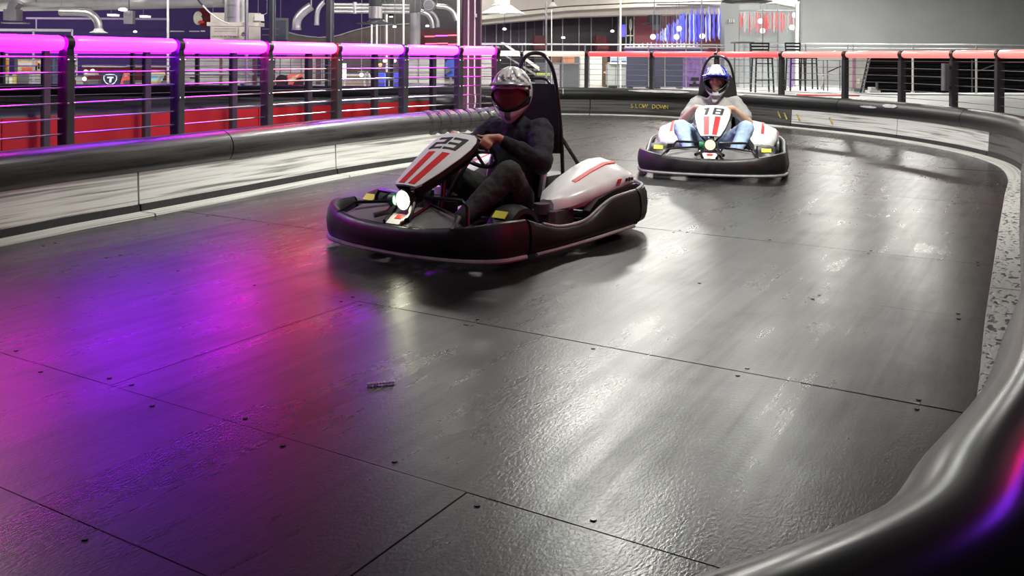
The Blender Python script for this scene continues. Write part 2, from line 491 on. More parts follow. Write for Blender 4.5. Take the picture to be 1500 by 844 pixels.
floor = structure(MB().box((-3, 9, -.07), (26, 26, .1)).build('floor', M['gap']), 'dark track floor laid with big scuffed panels')
track_poly = [(p.x + n.x * .5, p.y + n.y * .5) for p, t, n, s in FO] + [(-14, 20), (-14, -2), (-2.6, -2)]
DA = Vector((.857, -.515, 0)); DB = Vector((.515, .857, 0)); RZ = math.atan2(-.515, .857)
rows = [-1.10, .15, 1.40, 2.03, 3.34, 4.58] + [4.58 + 1.24 * k for k in range(1, 16)]
_pan = {}
screw_me = MB().cyl((0, 0, 0), (0, 0, .0035), .0085, 10).mesh('screw', True); screw_me.materials.append(M['kart_frame'])
GAP = .0016; PL = 3.05
for ri in range(len(rows) - 1):
    b0, b1 = rows[ri], rows[ri + 1]
    w = b1 - b0; off = -1.35 if ri <= 2 else -2.84
    for k in range(-6, 7):
        a = off + PL * k + PL / 2; c = DA * a + DB * ((b0 + b1) / 2)
        corners = [c + DA * sx * PL * .49 + DB * sy * w / 2 for sx in (-1, 1) for sy in (-1, 1)]
        if not any(inside((q.x, q.y), track_poly) and q.y > .2 and -9.5 < q.x for q in corners): continue
        key = round(w, 2)
        if key not in _pan:
            bm = bmesh.new(); bmesh.ops.create_cube(bm, size=1.)
            bmesh.ops.scale(bm, vec=(PL - GAP, w - GAP, .02), verts=bm.verts)
            bmesh.ops.bevel(bm, geom=[e for e in bm.edges if all(v.co.z > 0 for v in e.verts)], offset=.0012, segments=2, affect='EDGES')
            me = bpy.data.meshes.new('floor_panel'); bm.to_mesh(me); bm.free(); me.materials.append(M['floor']); _pan[key] = me
        p = link('floor_panel', _pan[key], None, floor)
        p.location = (c.x, c.y, -.01 + random.uniform(-.0012, .0012)); p.rotation_euler = (random.uniform(-.0006, .0006), random.uniform(-.0006, .0006), RZ)
        if c.y < 6.5:
            for sx in (-1.47, -.9, -.3, .3, .9, 1.47):
                for sy in (-1, 1):
                    if random.random() < .75:
                        q = link('screw', screw_me, None, p); q.location = (sx + random.uniform(-.02, .02), sy * (w / 2 - .045), .0095)

def slab(name, poly, z0, z1, mat):
    bm = bmesh.new()
    vs = [bm.verts.new((x, y, z1)) for x, y in poly]
    f = bm.faces.new(vs)
    bmesh.ops.triangulate(bm, faces=[f])
    r = bmesh.ops.extrude_face_region(bm, geom=list(bm.faces))
    for v in r['geom']:
        if isinstance(v, bmesh.types.BMVert): v.co.z = z0
    bmesh.ops.recalc_face_normals(bm, faces=bm.faces)
    me = bpy.data.meshes.new(name); bm.to_mesh(me); bm.free()
    return structure(link(name, me, mat))

edge = [(p.x + n.x * .2, p.y + n.y * .2) for p, t, n, s in FO]
isp = min(range(len(edge)), key=lambda i: abs(edge[i][1] - 9.6) + (0 if edge[i][0] > 3 else 99))
slab('floor_lobby', edge[isp:] + [(-26, 19.3), (-26, 45), (30, 45), (30, 9.6)], 0., .4, M['deck'])
slab('floor_spectators', edge[:isp + 1] + [(30, 9.6), (30, -5), (-8, -5), (-8, .2)], 0., .4, M['dark'])

def wallbox(name, x0, x1, y0, y1, z0, z1, mat, label=None):
    return structure(MB().box(((x0 + x1) / 2, (y0 + y1) / 2, (z0 + z1) / 2), (abs(x1 - x0), abs(y1 - y0), z1 - z0)).build(name, mat, None, False), label)
wallbox('wall_right', 8.5, 30, 27, 27.2, .4, 7, M['grey_wall'])
wallbox('wall_side', 29.8, 30, -5, 27, .4, 7, M['grey_wall'])
wallbox('wall_back', -26, 8.5, 37, 37.2, .4, 7, M['grey_wall'])
wallbox('wall_far_left', -26.2, -26, -5, 37, 0, 7, M['purple_wall'])
wallbox('ceiling', -26, 30, -5, 37, 7, 7.2, M['ceil'])

# ------------------------------------------------------------------ barriers
def circ(r, z, n=20): return [(r * math.cos(2 * PI * k / n), z + r * math.sin(2 * PI * k / n)) for k in range(n)]
def cut(FR, s0, s1):
    out = []
    for i in range(len(FR)):
        p, t, n, s = FR[i]
        if i and FR[i - 1][3] < s0 < s:
            k = (s0 - FR[i - 1][3]) / (s - FR[i - 1][3]); out.append((FR[i - 1][0].lerp(p, k), t, n, s0))
        if s0 <= s <= s1: out.append(FR[i])
        if i and FR[i - 1][3] < s1 < s:
            k = (s1 - FR[i - 1][3]) / (s - FR[i - 1][3]); out.append((FR[i - 1][0].lerp(p, k), t, n, s1))
    return out
def s_near(FR, x, y):
    return min(FR, key=lambda f: (f[0].x - x) ** 2 + (f[0].y - y) ** 2)[3]
TR, TZ = .14, .40

def barrier(name, label, FR, side, pipe_cuts, pipe_mats, skirt_fn, strip_fn, corr=None):
    """side = +1 when the track lies on the right of the path"""
    root = thing(name, label, 'barrier', (0, 0, 0))
    end = FR[-1][3]
    cuts = [0.] + pipe_cuts + [end]
    for i in range(len(cuts) - 1):
        seg = cut(FR, cuts[i] + .006, cuts[i + 1] - .006)
        if corr and abs(cuts[i] - corr[0]) < .01:
            fine = []
            for a in range(len(seg) - 1):
                for k in range(12):
                    q = k / 12; p0, t0, n0, s0 = seg[a]; p1, t1, n1, s1 = seg[a + 1]
                    fine.append((p0.lerp(p1, q), t0, n0.lerp(n1, q), s0 + (s1 - s0) * q))
            def rip(s, pr):
                ph = ((s - corr[0]) / .165) % 1.
                k = 1.08 if .2 < ph < .72 else (.93 if ph < .08 or ph > .84 else 1.03)
                return [(u * k, TZ + (z - TZ) * k) for u, z in pr]
            sweep(fine, circ(TR, TZ), 'corrugated_pipe', M['tube_grey'], root, rfun=rip)
        else:
            sweep(seg, circ(TR, TZ), 'barrier_pipe', pipe_mats(cuts[i]), root)
    L = 2.4; n = int(end / L)
    for i in range(n + 1):
        s0, s1 = i * L + .008, min((i + 1) * L - .008, end)
        if s1 - s0 < .05: continue
        seg = cut(FR, s0, s1); g = side
        sweep(seg, [(.02 * g, .31), (.095 * g, .30), (.105 * g, .07), (.02 * g, .07)], 'skirt_panel', skirt_fn(s0), root, smooth=False)
        sweep(seg, [(.02 * g, .07), (.12 * g, .07), (.125 * g, .02), (.02 * g, .02)], 'skirt_foot_band', M['rubber'], root, smooth=False)  # dark band along the foot of the skirt
        sweep(seg, [(.0, .001), (.27 * g, .001), (.265 * g, .017), (.0, .022)], 'base_strip', strip_fn(s0), root, smooth=False)
    return root

sA, sB = s_near(FI, -.98, 10.22), s_near(FI, -.05, 11.6)
inner = barrier('track_barrier', 'scuffed grey pipe barrier on the left, under the purple lit fence', FI, 1,
                [sA - 6.0, sA - 3.0, sA, sB, sB + 3., sB + 6.],
                lambda s: M['tube_grey'] if s < sB else M['tube_black'],
                lambda s: M['skirt_light'], lambda s: M['strip'], corr=(sA, sB))
jx = s_near(FO, 5.2, 14.6)
near_end = s_near(FO, 5.3, 9.3)
outer = barrier('track_barrier', 'long black pipe barrier curving round the far and right side of the track', FO, -1,
                [jx - 9., jx - 6, jx - 3, jx, jx + 3.2, jx + 6.4, jx + 9.6, jx + 14.], lambda s: M['tube_gloss'] if s < .1 else M['tube_black'],
                lambda s: M['skirt_light'] if jx - 4.2 < s < jx - .5 else M['skirt_dark'],
                lambda s: M['strip_scuff'] if s < near_end - 1.5 else M['strip'])

# red vinyl screens on the back of the inner barrier, one per bay
s2a, s2b = s_near(FI, -1.35, 14.87), FI[-1][3]
k = 0; s = s2a
while s < s2b - .3:
    seg = cut(FI, s + .004, min(s + 1.6, s2b) - .004)
    sweep(seg, [(-.145, .02), (-.145, .44), (-.155, .44), (-.155, .02)], 'red_screen', M['red_wall'], inner, smooth=False)
    s += 1.6

# lettering, tape patches on the far barrier
def on_outer(s, u, z):
    i = max(k for k in range(len(FO) - 1) if FO[k][3] <= s); a, b = FO[i], FO[i + 1]; k = (s - a[3]) / (b[3] - a[3])
    return a[0].lerp(b[0], k) + a[2].lerp(b[2], k) * u + Vector((0, 0, z)), a[1].lerp(b[1], k).normalized()
sS = s_near(FO, 2.75, 18.4)
for i, ch in enumerate('SLOW DOWN'):
    if ch == ' ': continue
    p, t = on_outer(sS - (i - 4) * .097, -.112, .19)
    text_obj('letter', ch, .115, p, -t, (0, 0, 1), M['gold'], outer, depth=.004)
for i, (x, y, z) in enumerate(((4.62, 15.75, .2), (4.72, 15.55, .19), (4.82, 15.35, .18), (5.12, 14.75, .17))):
    p, t = on_outer(s_near(FO, x, y), -.115, z)
    MB().prism([(-.05, .05), (-.02, .055), (.05, -.05), (.02, -.06)], p, -t, (0, 0, 1), .004).build('paint_mark', M['gold'], outer)
def patch(s0, s1, a0, a1, seed):
    rnd = random.Random(seed); n = 14; vs = []; fs = []
    for i in range(n + 1):
        s = s0 + (s1 - s0) * i / n
        f0 = max([f for f in FO if f[3] <= s], key=lambda f: f[3]); f1 = min([f for f in FO if f[3] > s], key=lambda f: f[3])
        k = (s - f0[3]) / (f1[3] - f0[3]); p = f0[0].lerp(f1[0], k); nn = f0[2].lerp(f1[2], k)
        e = 1 - abs(2 * i / n - 1) ** 4 * .8
        m = (a0 + a1) / 2; lo = m + (a0 - m) * e * rnd.uniform(.75, 1.05); hi = m + (a1 - m) * e * rnd.uniform(.8, 1.05)
        for r in (TR + .001, TR + .006):
            for j in range(4):
                a = math.radians(lo + (hi - lo) * j / 3); vs.append(p + nn * (r * math.cos(a)) + Vector((0, 0, TZ + r * math.sin(a))))
    for i in range(n):
        for L in (0, 4):
            for j in range(3):
                b = i * 8 + L + j; fs.append((b, b + 1, b + 9, b + 8))
        for j in (0, 3):
            b = i * 8 + j; fs.append((b, b + 4, b + 12, b + 8))
    fs.append((0, 1, 5, 4)); fs.append((1, 2, 6, 5)); fs.append((2, 3, 7, 6))
    mb = MB(); mb.add(vs, fs); mb.build('tape_patch', M['tape'], outer)
sp = s_near(FO, 3.05, 18.15); patch(sp - .55, sp + .85, 122, 150, 1)
sp = s_near(FO, 4.1, 16.85); patch(sp - .35, sp + .2, 125, 145, 2)
sp = s_near(FO, 5.62, 13.45); patch(sp - .16, sp + .18, 135, 160, 4)
sp = s_near(FO, 5.53, 13.85); patch(sp - .1, sp + .28, 158, 172, 3)

# ------------------------------------------------------------------ fences with glowing handrail tubes
RAILZ = 1.23
post_me = MB().box((0, 0, 0), (.075, .1, 1.), 0, 0, .008).mesh('fence_post')
post_me.materials.append(M['post'])
bolt_me = MB().lathe([(0, .008), (.006, .008), (.009, .004)], (0, 0, 0), (0, -1, 0), 8).mesh('bolt', True); bolt_me.materials.append(M['bolt'])
brk = MB()
brk.lathe([(-.032, .040), (-.030, .058), (.030, .058), (.032, .040)], (0, 0, 0), (1, 0, 0), 18)
brk.box((0, 0, -.06), (.06, .085, .07))
brk_me = brk.mesh('tube_bracket', True); brk_me.materials.append(M['bracket'])
wire_me = MB().cyl((0, 0, 0), (1, 0, 0), .0065, 6).mesh('wire', True); wire_me.materials.append(M['wire'])

wire_thin = MB().cyl((0, 0, 0), (1, 0, 0), .0042, 6).mesh('wire', True); wire_thin.materials.append(M['wire_dark'])

def led_mesh():
    n = 24; prof = []
    for h, r in ((0, .02), (.004, .036), (.015, .049), (.035, .055)): prof.append((h, r))
    return prof
_em = {}
def led(col, st):
    key = (col, st)
    if key not in _em: _em[key] = em('glowing_tube', col[0], st, tuple(.1 + .4 * c for c in col[0]), col[1])
    return _em[key]

def tube_between(a, b, col, st, parent, trim=.038):
    a = Vector(a); b = Vector(b); d = (b - a).normalized(); L = (b - a).length - 2 * trim
    caps = led_mesh(); prof = caps + [(L - h, r) for h, r in reversed(caps)]
    mb = MB(); mb.lathe(prof, a + d * trim, d, 20)
    me = mb.mesh('led_tube', True)
    ul = me.uv_layers.new(name='UVMap')
    for lp in me.loops:
        ul.data[lp.index].uv = (max(0, min(1, (me.vertices[lp.vertex_index].co - a - d * trim).dot(d) / L)), 0)
    return link('led_tube', me, led(col, st), parent)

def fence(label, pts, base, cols, strengths, wires, bolts=False, thin=False):
    root = thing('railing_fence', label, 'fence', (pts[0][0], pts[0][1], 0))
    o = Vector((pts[0][0], pts[0][1], 0))
    n = len(pts)
    for i, (x, y) in enumerate(pts):
        a = pts[max(i - 1, 0)]; b = pts[min(i + 1, n - 1)]
        rz = math.atan2(b[1] - a[1], b[0] - a[0])
        h = RAILZ - .09 - base
        p = link('fence_post', post_me, None, root); p.location = (x - o.x, y - o.y, base + h / 2); p.scale = (1, 1, h); p.rotation_euler = (0, 0, rz)
        q = link('tube_bracket', brk_me, None, root); q.location = (x - o.x, y - o.y, RAILZ); q.rotation_euler = (0, 0, rz)
        if bolts:
            for zz in (1.11, .80, .47):
                for sx in (-.026, .026):
                    for sgn in (1, -1):
                        c, s_ = math.cos(rz), math.sin(rz)
                        g = link('bolt', bolt_me, None, root)
                        g.location = (x - o.x + c * sx + s_ * .05 * sgn, y - o.y + s_ * sx - c * .05 * sgn, zz)
                        g.rotation_euler = (0, 0, rz if sgn > 0 else rz + PI)
        if i < n - 1:
            P = Vector((x, y, 0)) - o; Q = Vector((pts[i + 1][0], pts[i + 1][1], 0)) - o
            L = (Q - P).length; r2 = math.atan2(Q.y - P.y, Q.x - P.x)
            for wz in wires:
                w_ = link('wire', wire_thin if thin else wire_me, None, root); w_.location = (P.x, P.y, wz); w_.rotation_euler = (0, 0, r2); w_.scale = (L, 1, 1)
            tube_between(P + Vector((0, 0, RAILZ)), Q + Vector((0, 0, RAILZ)), cols[i % len(cols)], strengths[i % len(strengths)], root)
    return root

MAG = ((1, .001, .40), (.75, .003, .95)); VIO = ((.36, .003, 1), (.30, .003, 1)); VIM = ((.36, .003, 1), (.95, .004, .6))
PNK = ((1, .014, .12), (1, .016, .09)); LIL = ((.5, .008, 1), (.36, .008, 1)); LI2 = ((.35, .007, 1), (.5, .008, 1)); PK2 = ((1, .01, .3), (.9, .008, .7))
W7 = [1.13 - .11 * i for i in range(7)]
f1 = [(-3.70, 5.51), (-3.199, 6.617), (-2.745, 7.568), (-2.282, 8.589), (-1.81, 9.515), (-1.228, 10.444), (-.642, 11.133), (-.2, 11.55)]
fence('railing fence with purple and pink glowing tubes along the left barrier', f1, 0., [MAG, VIO, VIM, PNK, LIL, LI2, PK2], [30., 46., 46., 26., 36., 36., 36., 36.], W7, True)
f2 = [(-4.4 + .79 * i, 11.1 + .84 * i) for i in range(-3, 5)]
fence('second purple lit railing fence standing behind the red screens', f2, 0., [VIO, LIL], [7.], W7[:5], thin=True)
RED = ((1, .075, .085), (1, .09, .10)); SAL = ((1, .24, .21), (1, .32, .27)); RD2 = ((1, .01, .04), (1, .01, .05)); VI2 = ((.25, .02, 1), (.2, .02, 1)); WHT = ((1, .82, .72), (1, .55, .45)); WH2 = ((1, .9, .85), (1, .85, .8))
f3 = [(-10.713, 19.389), (-9.34, 19.372), (-7.97, 19.355), (-6.602, 19.338), (-5.236, 19.321), (-3.874, 19.304), (-2.513, 19.287), (-1.155, 19.27)]
fence('far railing fence with purple tubes in front of the games hall', f3, .4, [VIO, LIL, VIM], [5.0], W7[:6], thin=True)
f4 = [(-1.02, 19.27), (.201, 19.249), (1.548, 19.157), (2.845, 18.725), (3.939, 17.72), (4.778, 16.326), (5.42, 14.989), (5.858, 13.846), (6.081, 12.685), (6.133, 11.593), (6.002, 10.385),
      (5.60, 9.1), (4.98, 8.0), (4.36, 6.9), (3.75, 5.8), (3.13, 4.7), (2.5, 3.55), (1.95, 2.6), (1.45, 1.8)]
fence('railing fence with white, coral and salmon glowing tubes round the far bend', f4, .0,
      [WH2, WHT, RED, RED, RED, SAL, SAL, SAL, SAL, SAL, SAL, SAL, SAL, RD2, RD2, RD2, RD2, VI2],
      [1.3, 1.2, 1.1, 1.1, 1.1, 1., 1., 1., 1., 1., 1., 1., 1., 1.5, 4, 20, 20, 14], W7[:6], thin=True)

# ------------------------------------------------------------------ karts
def band(pts, thick=.045):
    """bumper wall through (x, y, z_bottom, z_top) with a bulging outer face and a rolled lip"""
    secs = []
    P = [Vector((p[0], p[1], 0)) for p in pts]
    for i, p in enumerate(pts):
        t = (P[min(i + 1, len(P) - 1)] - P[max(i - 1, 0)]).normalized(); n = Vector((t.y, -t.x, 0))   # outward for a counter-clockwise walk
        zb, zt = p[2], p[3]; h = zt - zb
        prof = [(-thick, zb + .012), (-.012, zb), (.006, zb + .008), (.022, zb + h * .22), (.028, zb + h * .5), (.020, zb + h * .82), (.004, zt - .006), (-.012, zt), (-.030, zt - .004), (-thick, zt - .03)]
        secs.append([Vector((P[i].x + n.x * u, P[i].y + n.y * u, z)) for u, z in prof])
    return MB().loft(secs)

def smooth_path(pts, n=6): return [tuple(q) for q in catmull4(pts, n)]
def catmull4(P, n):
    P = [list(p) for p in P]; P = [[2 * a - b for a, b in zip(P[0], P[1])]] + P + [[2 * a - b for a, b in zip(P[-1], P[-2])]]; Q = []
    for i in range(1, len(P) - 2):
        for k in range(n):
            t = k / n
            Q.append([.5 * (2 * b + (c - a) * t + (2 * a - 5 * b + 4 * c - d) * t * t + (3 * b - a - 3 * c + d) * t ** 3) for a, b, c, d in zip(*P[i - 1:i + 3])])
    Q.append(P[-2]); return Q

FR_H = [(.62, -.70), (.80, -.66), (.915, -.54), (.975, -.36), (1.0, -.18), (1.005, 0), (1.0, .18), (.975, .36), (.915, .54), (.80, .66), (.62, .70)]
NPO = Vector((.852, 0, .411)); NPY = Vector((-.481, 0, .268)).normalized(); NPN = Vector((0, 1, 0)).cross(NPY)

def make_kart(label, number, loc, rz, lamp_mat):
    K = thing('go_kart', label, 'go-kart', (loc[0], loc[1], 0), rz)
    # perimeter bumpers
    zf = {.62: .255, .80: .258, .915: .238, .975: .215, 1.0: .203, 1.005: .200}
    fb = band(smooth_path([(x, y, .045, zf[x]) for x, y in FR_H])).build('front_bumper', M['kart_black'], K)
    MB().tube([(x + .012, y * 1.015, .05) for x, y in [q[:2] for q in smooth_path([(a, b, 0, 0) for a, b in FR_H], 4)]], .014, 8).build('lower_rim', M['kart_rim'], fb)
    side = [(-.62, .70, .05, .275), (-.45, .712, .05, .272), (-.30, .715, .05, .262), (-.16, .716, .05, .225), (-.02, .716, .05, .175), (.12, .716, .05, .160), (.3, .716, .05, .168), (.46, .712, .05, .205), (.60, .702, .05, .25)]
    for sg in (1, -1):
        pts = [(x, y * sg, a, b) for x, y, a, b in side]
        if sg > 0: pts = pts[::-1]
        sb = band(smooth_path(pts, 5), .05).build('side_bumper', M['kart_black'], K)
        MB().tube([(p[0], p[1] - .012 * sg, p[3] + .002) for p in smooth_path([q for q in side if q[0] < .5] if sg > 0 else [(q[0], -q[1], q[2], q[3]) for q in side if q[0] < .5], 5)], .010, 8).build('top_highlight', M['kart_rim'], sb)  # pale line: light caught by the bumper's top edge, put into colour
        MB().tube([(-.55, sg * .722, .055), (0, sg * .735, .05), (.55, sg * .722, .05)], .012, 8).build('lower_rim', M['kart_rim'], sb)
    rear = [(-.64, .70), (-.80, .655), (-.885, .54), (-.92, .36), (-.93, 0), (-.92, -.36), (-.885, -.54), (-.80, -.655), (-.64, -.70)]
    rz_ = [.275, .29, .30, .30, .30, .30, .30, .29, .275]
    rb = band(smooth_path([(x, y, .06, z) for (x, y), z in zip(rear, rz_)])).build('rear_bumper', M['kart_black'], K)
    MB().tube([(q[0], q[1], q[3] + .002) for q in smooth_path([(x * .99, y * .985, 0, z) for (x, y), z in zip(rear, rz_)], 5)], .011, 8).build('top_highlight', M['kart_rim'], rb)  # rear bumper's caught light, drawn as a pale edge line
    # floor tray and chassis
    MB().prism([(-.75, -.30), (.55, -.30), (.82, -.16), (.82, .16), (.55, .30), (-.75, .30)], (0, 0, .07), (1, 0, 0), (0, 1, 0), .02).build('floor_tray', M['dark'], K)
    ch = MB()
    for sg in (1, -1):
        ch.tube([(-.85, .28 * sg, .085), (.4, .30 * sg, .085), (.85, .2 * sg, .085)], .017, 8)
        ch.tube([(.55, .28 * sg, .085), (.50, .55 * sg, .12)], .016, 8); ch.tube([(-.3, .28 * sg, .085), (-.3, .70 * sg, .12)], .013, 8)
        ch.tube([(.3, .28 * sg, .085), (.3, .70 * sg, .12)], .013, 8)
    ch.tube([(-.53, -.55, .14), (-.53, .55, .14)], .02, 10)
    ch.build('chassis_frame', M['kart_frame'], K)
    # wheels
    for x, y, r, w in ((.50, .52, .125, .12), (.50, -.52, .125, .12), (-.53, .54, .138, .18), (-.53, -.54, .138, .18)):
        t = MB().lathe([(-w / 2, r * .55), (-w / 2, r * .82), (-w * .40, r * .97), (-w * .2, r), (w * .2, r), (w * .40, r * .97), (w / 2, r * .82), (w / 2, r * .55)], (x, y, r), (0, 1, 0), 24).build('tyre', M['rubber'], K)
        MB().lathe([(-w / 2 - .004, r * .3), (-w * .45, r * .56), (w * .45, r * .56), (w / 2 + .004, r * .3)], (x, y, r), (0, 1, 0), 20).build('wheel_hub', M['engine'], t)
    # front fenders with yellow stickers
    for sg in (1, -1):
        secs = []
        for k in range(9):
            a = math.radians(20 + 135 * k / 8); R = .165
            cx, cz = .50 + R * math.cos(a), .125 + R * math.sin(a)
            secs.append([Vector((cx + q * math.cos(a), sg * (.52 + yy), cz + q * math.sin(a))) for yy, q in ((-.085, -.03), (-.08, 0.), (-.03, .014), (.03, .014), (.08, 0.), (.085, -.03), (.07, -.028), (0, -.012), (-.07, -.028))])
        fd = MB().loft(secs).build('front_fender', M['kart_black'], K)
        a0 = math.radians(48)
        MB().box((0, 0, 0), (.05, .09, .006)).build('sticker', M['yellow'], fd).matrix_local = Matrix.Translation((.50 + .183 * math.cos(a0), sg * .52, .125 + .183 * math.sin(a0))) @ Matrix.Rotation(math.radians(42), 4, 'Y')
    # dark shelf between bumper and pedals, white badge in its middle
    for sg in (1, -1):
        MB().prism([(.075 * sg, 0), (.43 * sg, .02), (.38 * sg, .17), (.12 * sg, .215)], (.955, 0, .195), (0, 1, 0), (-.22, 0, .095), .012).build('front_shelf', M['shelf'], K)
        MB().tube([(.955, .45 * sg, .215), (.86, .40 * sg, .27), (.76, .12 * sg, .293), (.95, .065 * sg, .208)], .010, 6).build('shelf_edge', M['kart_frame'], K)
        MB().tube([(.73, .38 * sg, .13), (.72, .36 * sg, .30), (.725, .33 * sg, .335), (.78, .07 * sg, .335)], .012, 8).build('front_bar', M['kart_frame'], K)
        MB().tube([(.82, .05 * sg, .33), (.90, .09 * sg, .25), (.97, .13 * sg, .235)], .016, 8).build('bumper_stay', M['kart_frame'], K)
    bd = MB().prism([(-.05, .0), (.05, .0), (.10, .19), (-.10, .19)], (.957, 0, .200), (0, 1, 0), (-.22, 0, .095), .012).build('badge_plate', M['kart_white'], K)
    MB().prism([(-.025, .05), (.025, .05), (.03, .09), (-.03, .09)], (.957, 0, .2025), (0, 1, 0), (-.22, 0, .095), .003).build('badge_mark', M['kart_red'], bd)
    # headlight
    h = MB().lathe([(-.16, .02), (-.13, .045), (-.03, .06), (0, .062), (.006, .056), (-.004, .05)], (.865, 0, .322), (1, 0, -.04), 24).build('headlight', M['kart_frame'], K)
    MB().lathe([(-.012, .045), (-.004, .050), (.004, .046), (.010, .030), (.012, .010)], (.868, 0, .322), (1, 0, -.04), 24).build('lens', lamp_mat, h)
    MB().tube([(.80, 0, .30), (.72, 0, .2), (.70, 0, .08)], .02, 8).build('headlight_post', M['kart_frame'], K)
    MB().cyl((.86, -.10, .315), (.86, -.055, .32), .035, 14).build('green_cap', M['green'], K)
    # nose panel with number and stripes
    L = .55
    hw = [(0, .078), (.06, .10), (.30, .135), (.62, .165), (.78, .172), (.90, .166), (.97, .148), (1.0, .12)]
    secs_t = []
    for b, w in hw:
        row = []
        for k in range(9):
            y = -w + 2 * w * k / 8; bow = -.028 * (y / .17) ** 2
            row.append(NPO + NPY * (b * L) + Vector((0, y, 0)) + NPN * bow)
        secs_t.append(row)
    mb = MB(); mb.loft([r + [q - NPN * .012 for q in reversed(r)] for r in secs_t])
    npn = mb.build('nose_panel', M['kart_white'], K)
    ed = MB()
    for sg in (0, -1):
        ed.loft([[r[sg] - NPN * .004, r[sg] - NPN * .03 + Vector((-.01, (.004 if sg else -.004), 0)), r[sg] - NPN * .07 + Vector((-.02, (-.035 if sg else .035), -.01)), r[sg] - NPN * .06 + Vector((-.01, (-.04 if sg else .04), 0))] for r in secs_t])
    ed.build('panel_skirt', M['kart_black'], npn)
    for sg in (1, -1):
        secs = []
        for b in (.03, .2, .4, .62):
            row = []
            c = .038 + .024 * b
            for y in ((c - .024) * sg, (c + .022 + .012 * b) * sg):
                bow = -.028 * (y / .17) ** 2
                row += [NPO + NPY * (b * L) + Vector((0, y, 0)) + NPN * (bow + .0035), NPO + NPY * (b * L) + Vector((0, y, 0)) + NPN * (bow - .002)]
            secs.append([row[0], row[2], row[3], row[1]])
        MB().loft(secs).build('stripe', M['kart_red'], npn)
    SEG = {'t': (0, .84, 1, 1), 'm': (.0, .42, 1, .58), 'b': (0, 0, 1, .16), 'lt': (0, .5, .27, 1), 'lb': (0, 0, .27, .5), 'rt': (.73, .5, 1, 1), 'rb': (.73, 0, 1, .5), 'c': (.42, 0, .72, 1), 'f': (.2, .78, .5, .95)}
    DIG = {'1': 'c f', '8': 't m b lt lb rt rb', '2': 't m b rt lb', '3': 't m b rt rb'}
    for i, c in enumerate(number):
        mb = MB(); dw, dh = .100, .122; y0 = -.112 if i == 0 else .006
        for sgm in DIG[c].split():
            a0, b0, a1, b1 = SEG[sgm]; top = []; bot = []
            for a_, b_ in ((a0, b0), (a1, b0), (a1, b1), (a0, b1)):
                y = y0 + a_ * dw + .016 * (b_ - .5); p = NPO + NPY * (L * .685 + b_ * dh) + Vector((0, y, 0)); bow = -.028 * (y / .17) ** 2
                top.append(p + NPN * (bow + .004)); bot.append(p + NPN * (bow - .004))
            mb.loft([bot, top])
        mb.build('digit', M['ink'], npn, False)
    # steering
    wc = Vector((.215, 0, .555)); wn = Vector((-.72, 0, .69)).normalized(); wu = Vector((.69, 0, .72)).normalized()
    sw = MB().tube([wc + Vector((0, 1, 0)) * (.15 * math.cos(a)) + wu * (.15 * math.sin(a)) for a in [2 * PI * k / 28 for k in range(28)]], .014, 8, closed=True).build('steering_wheel', M['kart_frame'], K)
    sp_ = MB()
    for a in (0, PI, -PI / 2): sp_.tube([wc, wc + Vector((0, 1, 0)) * (.145 * math.cos(a)) + wu * (.145 * math.sin(a))], .011, 6)
    sp_.ball(wc, .032, 10); sp_.build('spokes', M['engine'], sw)
    MB().tube([wc, wc - wn * .25, Vector((.60, 0, .16))], .014, 8).build('steering_column', M['kart_frame'], K)
    MB().tube([(.42, -.06, .60), (.52, 0, .30), (.60, 0, .09)], .016, 8).build('panel_support', M['kart_frame'], K)
    for sg in (1, -1):
        MB().box((.70, .15 * sg, .19), (.02, .06, .14)).build('pedal', M['red'], K)
    # seat
    secs = []
    for x, z, w, d in ((.16, .13, .17, .02), (.02, .11, .20, .05), (-.14, .11, .215, .075), (-.26, .16, .22, .09), (-.335, .28, .225, .10), (-.385, .44, .22, .10), (-.415, .58, .20, .08), (-.43, .68, .15, .05)):
        row = []
        for k in range(9):
            q = -1 + 2 * k / 8; lift = d * abs(q) ** 3
            nx, nz = ((0, 1) if x > -.1 else ((.5, .6) if x > -.3 else (1, .15)))
            row.append(Vector((x + nx * lift * 1.3, q * w, z + nz * lift * 1.3)))
        nx, nz = ((0, 1) if x > -.1 else ((.5, .6) if x > -.3 else (1, .15)))
        secs.append(row + [p - Vector((nx, 0, nz)) * .018 for p in reversed(row)])
    st = MB().loft(secs).build('seat', M['seat'], K)
    for k in (0, 8):
        MB().tube([s[k] for s in secs[3:]], .022, 8).build('seat_piping', M['seat_edge'], st)
    # roll hoop and head board
    MB().tube(catmull([(-.46, -.23, .10), (-.46, -.215, .5), (-.455, -.19, .80), (-.45, -.15, 1.04), (-.445, -.085, 1.155), (-.445, 0, 1.18), (-.445, .085, 1.155), (-.45, .15, 1.04), (-.455, .19, .80), (-.46, .215, .5), (-.46, .23, .10)], 5), .014, 8).build('roll_hoop', M['kart_frame'], K)
    MB().tube(catmull([(-.45, -.165, .88), (-.45, -.10, .99), (-.45, 0, 1.005), (-.45, .10, .99), (-.45, .165, .88)], 5), .010, 8).build('hoop_brace', M['kart_frame'], K)
    MB().prism([(-.20, 0), (.20, 0), (.205, .2), (.185, .38), (.14, .47), (-.14, .47), (-.185, .38), (-.205, .2)], (-.432, 0, .50), (0, 1, 0), (-.02, 0, 1), .025).build('head_board', M['seat'], K)
    MB().tube([(-.46, .2, .62), (-.7, .24, .34), (-.86, .26, .12)], .013, 8).build('hoop_stay', M['kart_frame'], K)
    MB().tube([(-.46, -.2, .62), (-.7, -.24, .34), (-.86, -.26, .12)], .013, 8).build('hoop_stay', M['kart_frame'], K)
    # engine behind the seat
    e = MB(); e.box((-.68, -.10, .22), (.30, .26, .20), 0, 0, .03); e.box((-.66, .16, .20), (.24, .18, .16), 0, 0, .03)
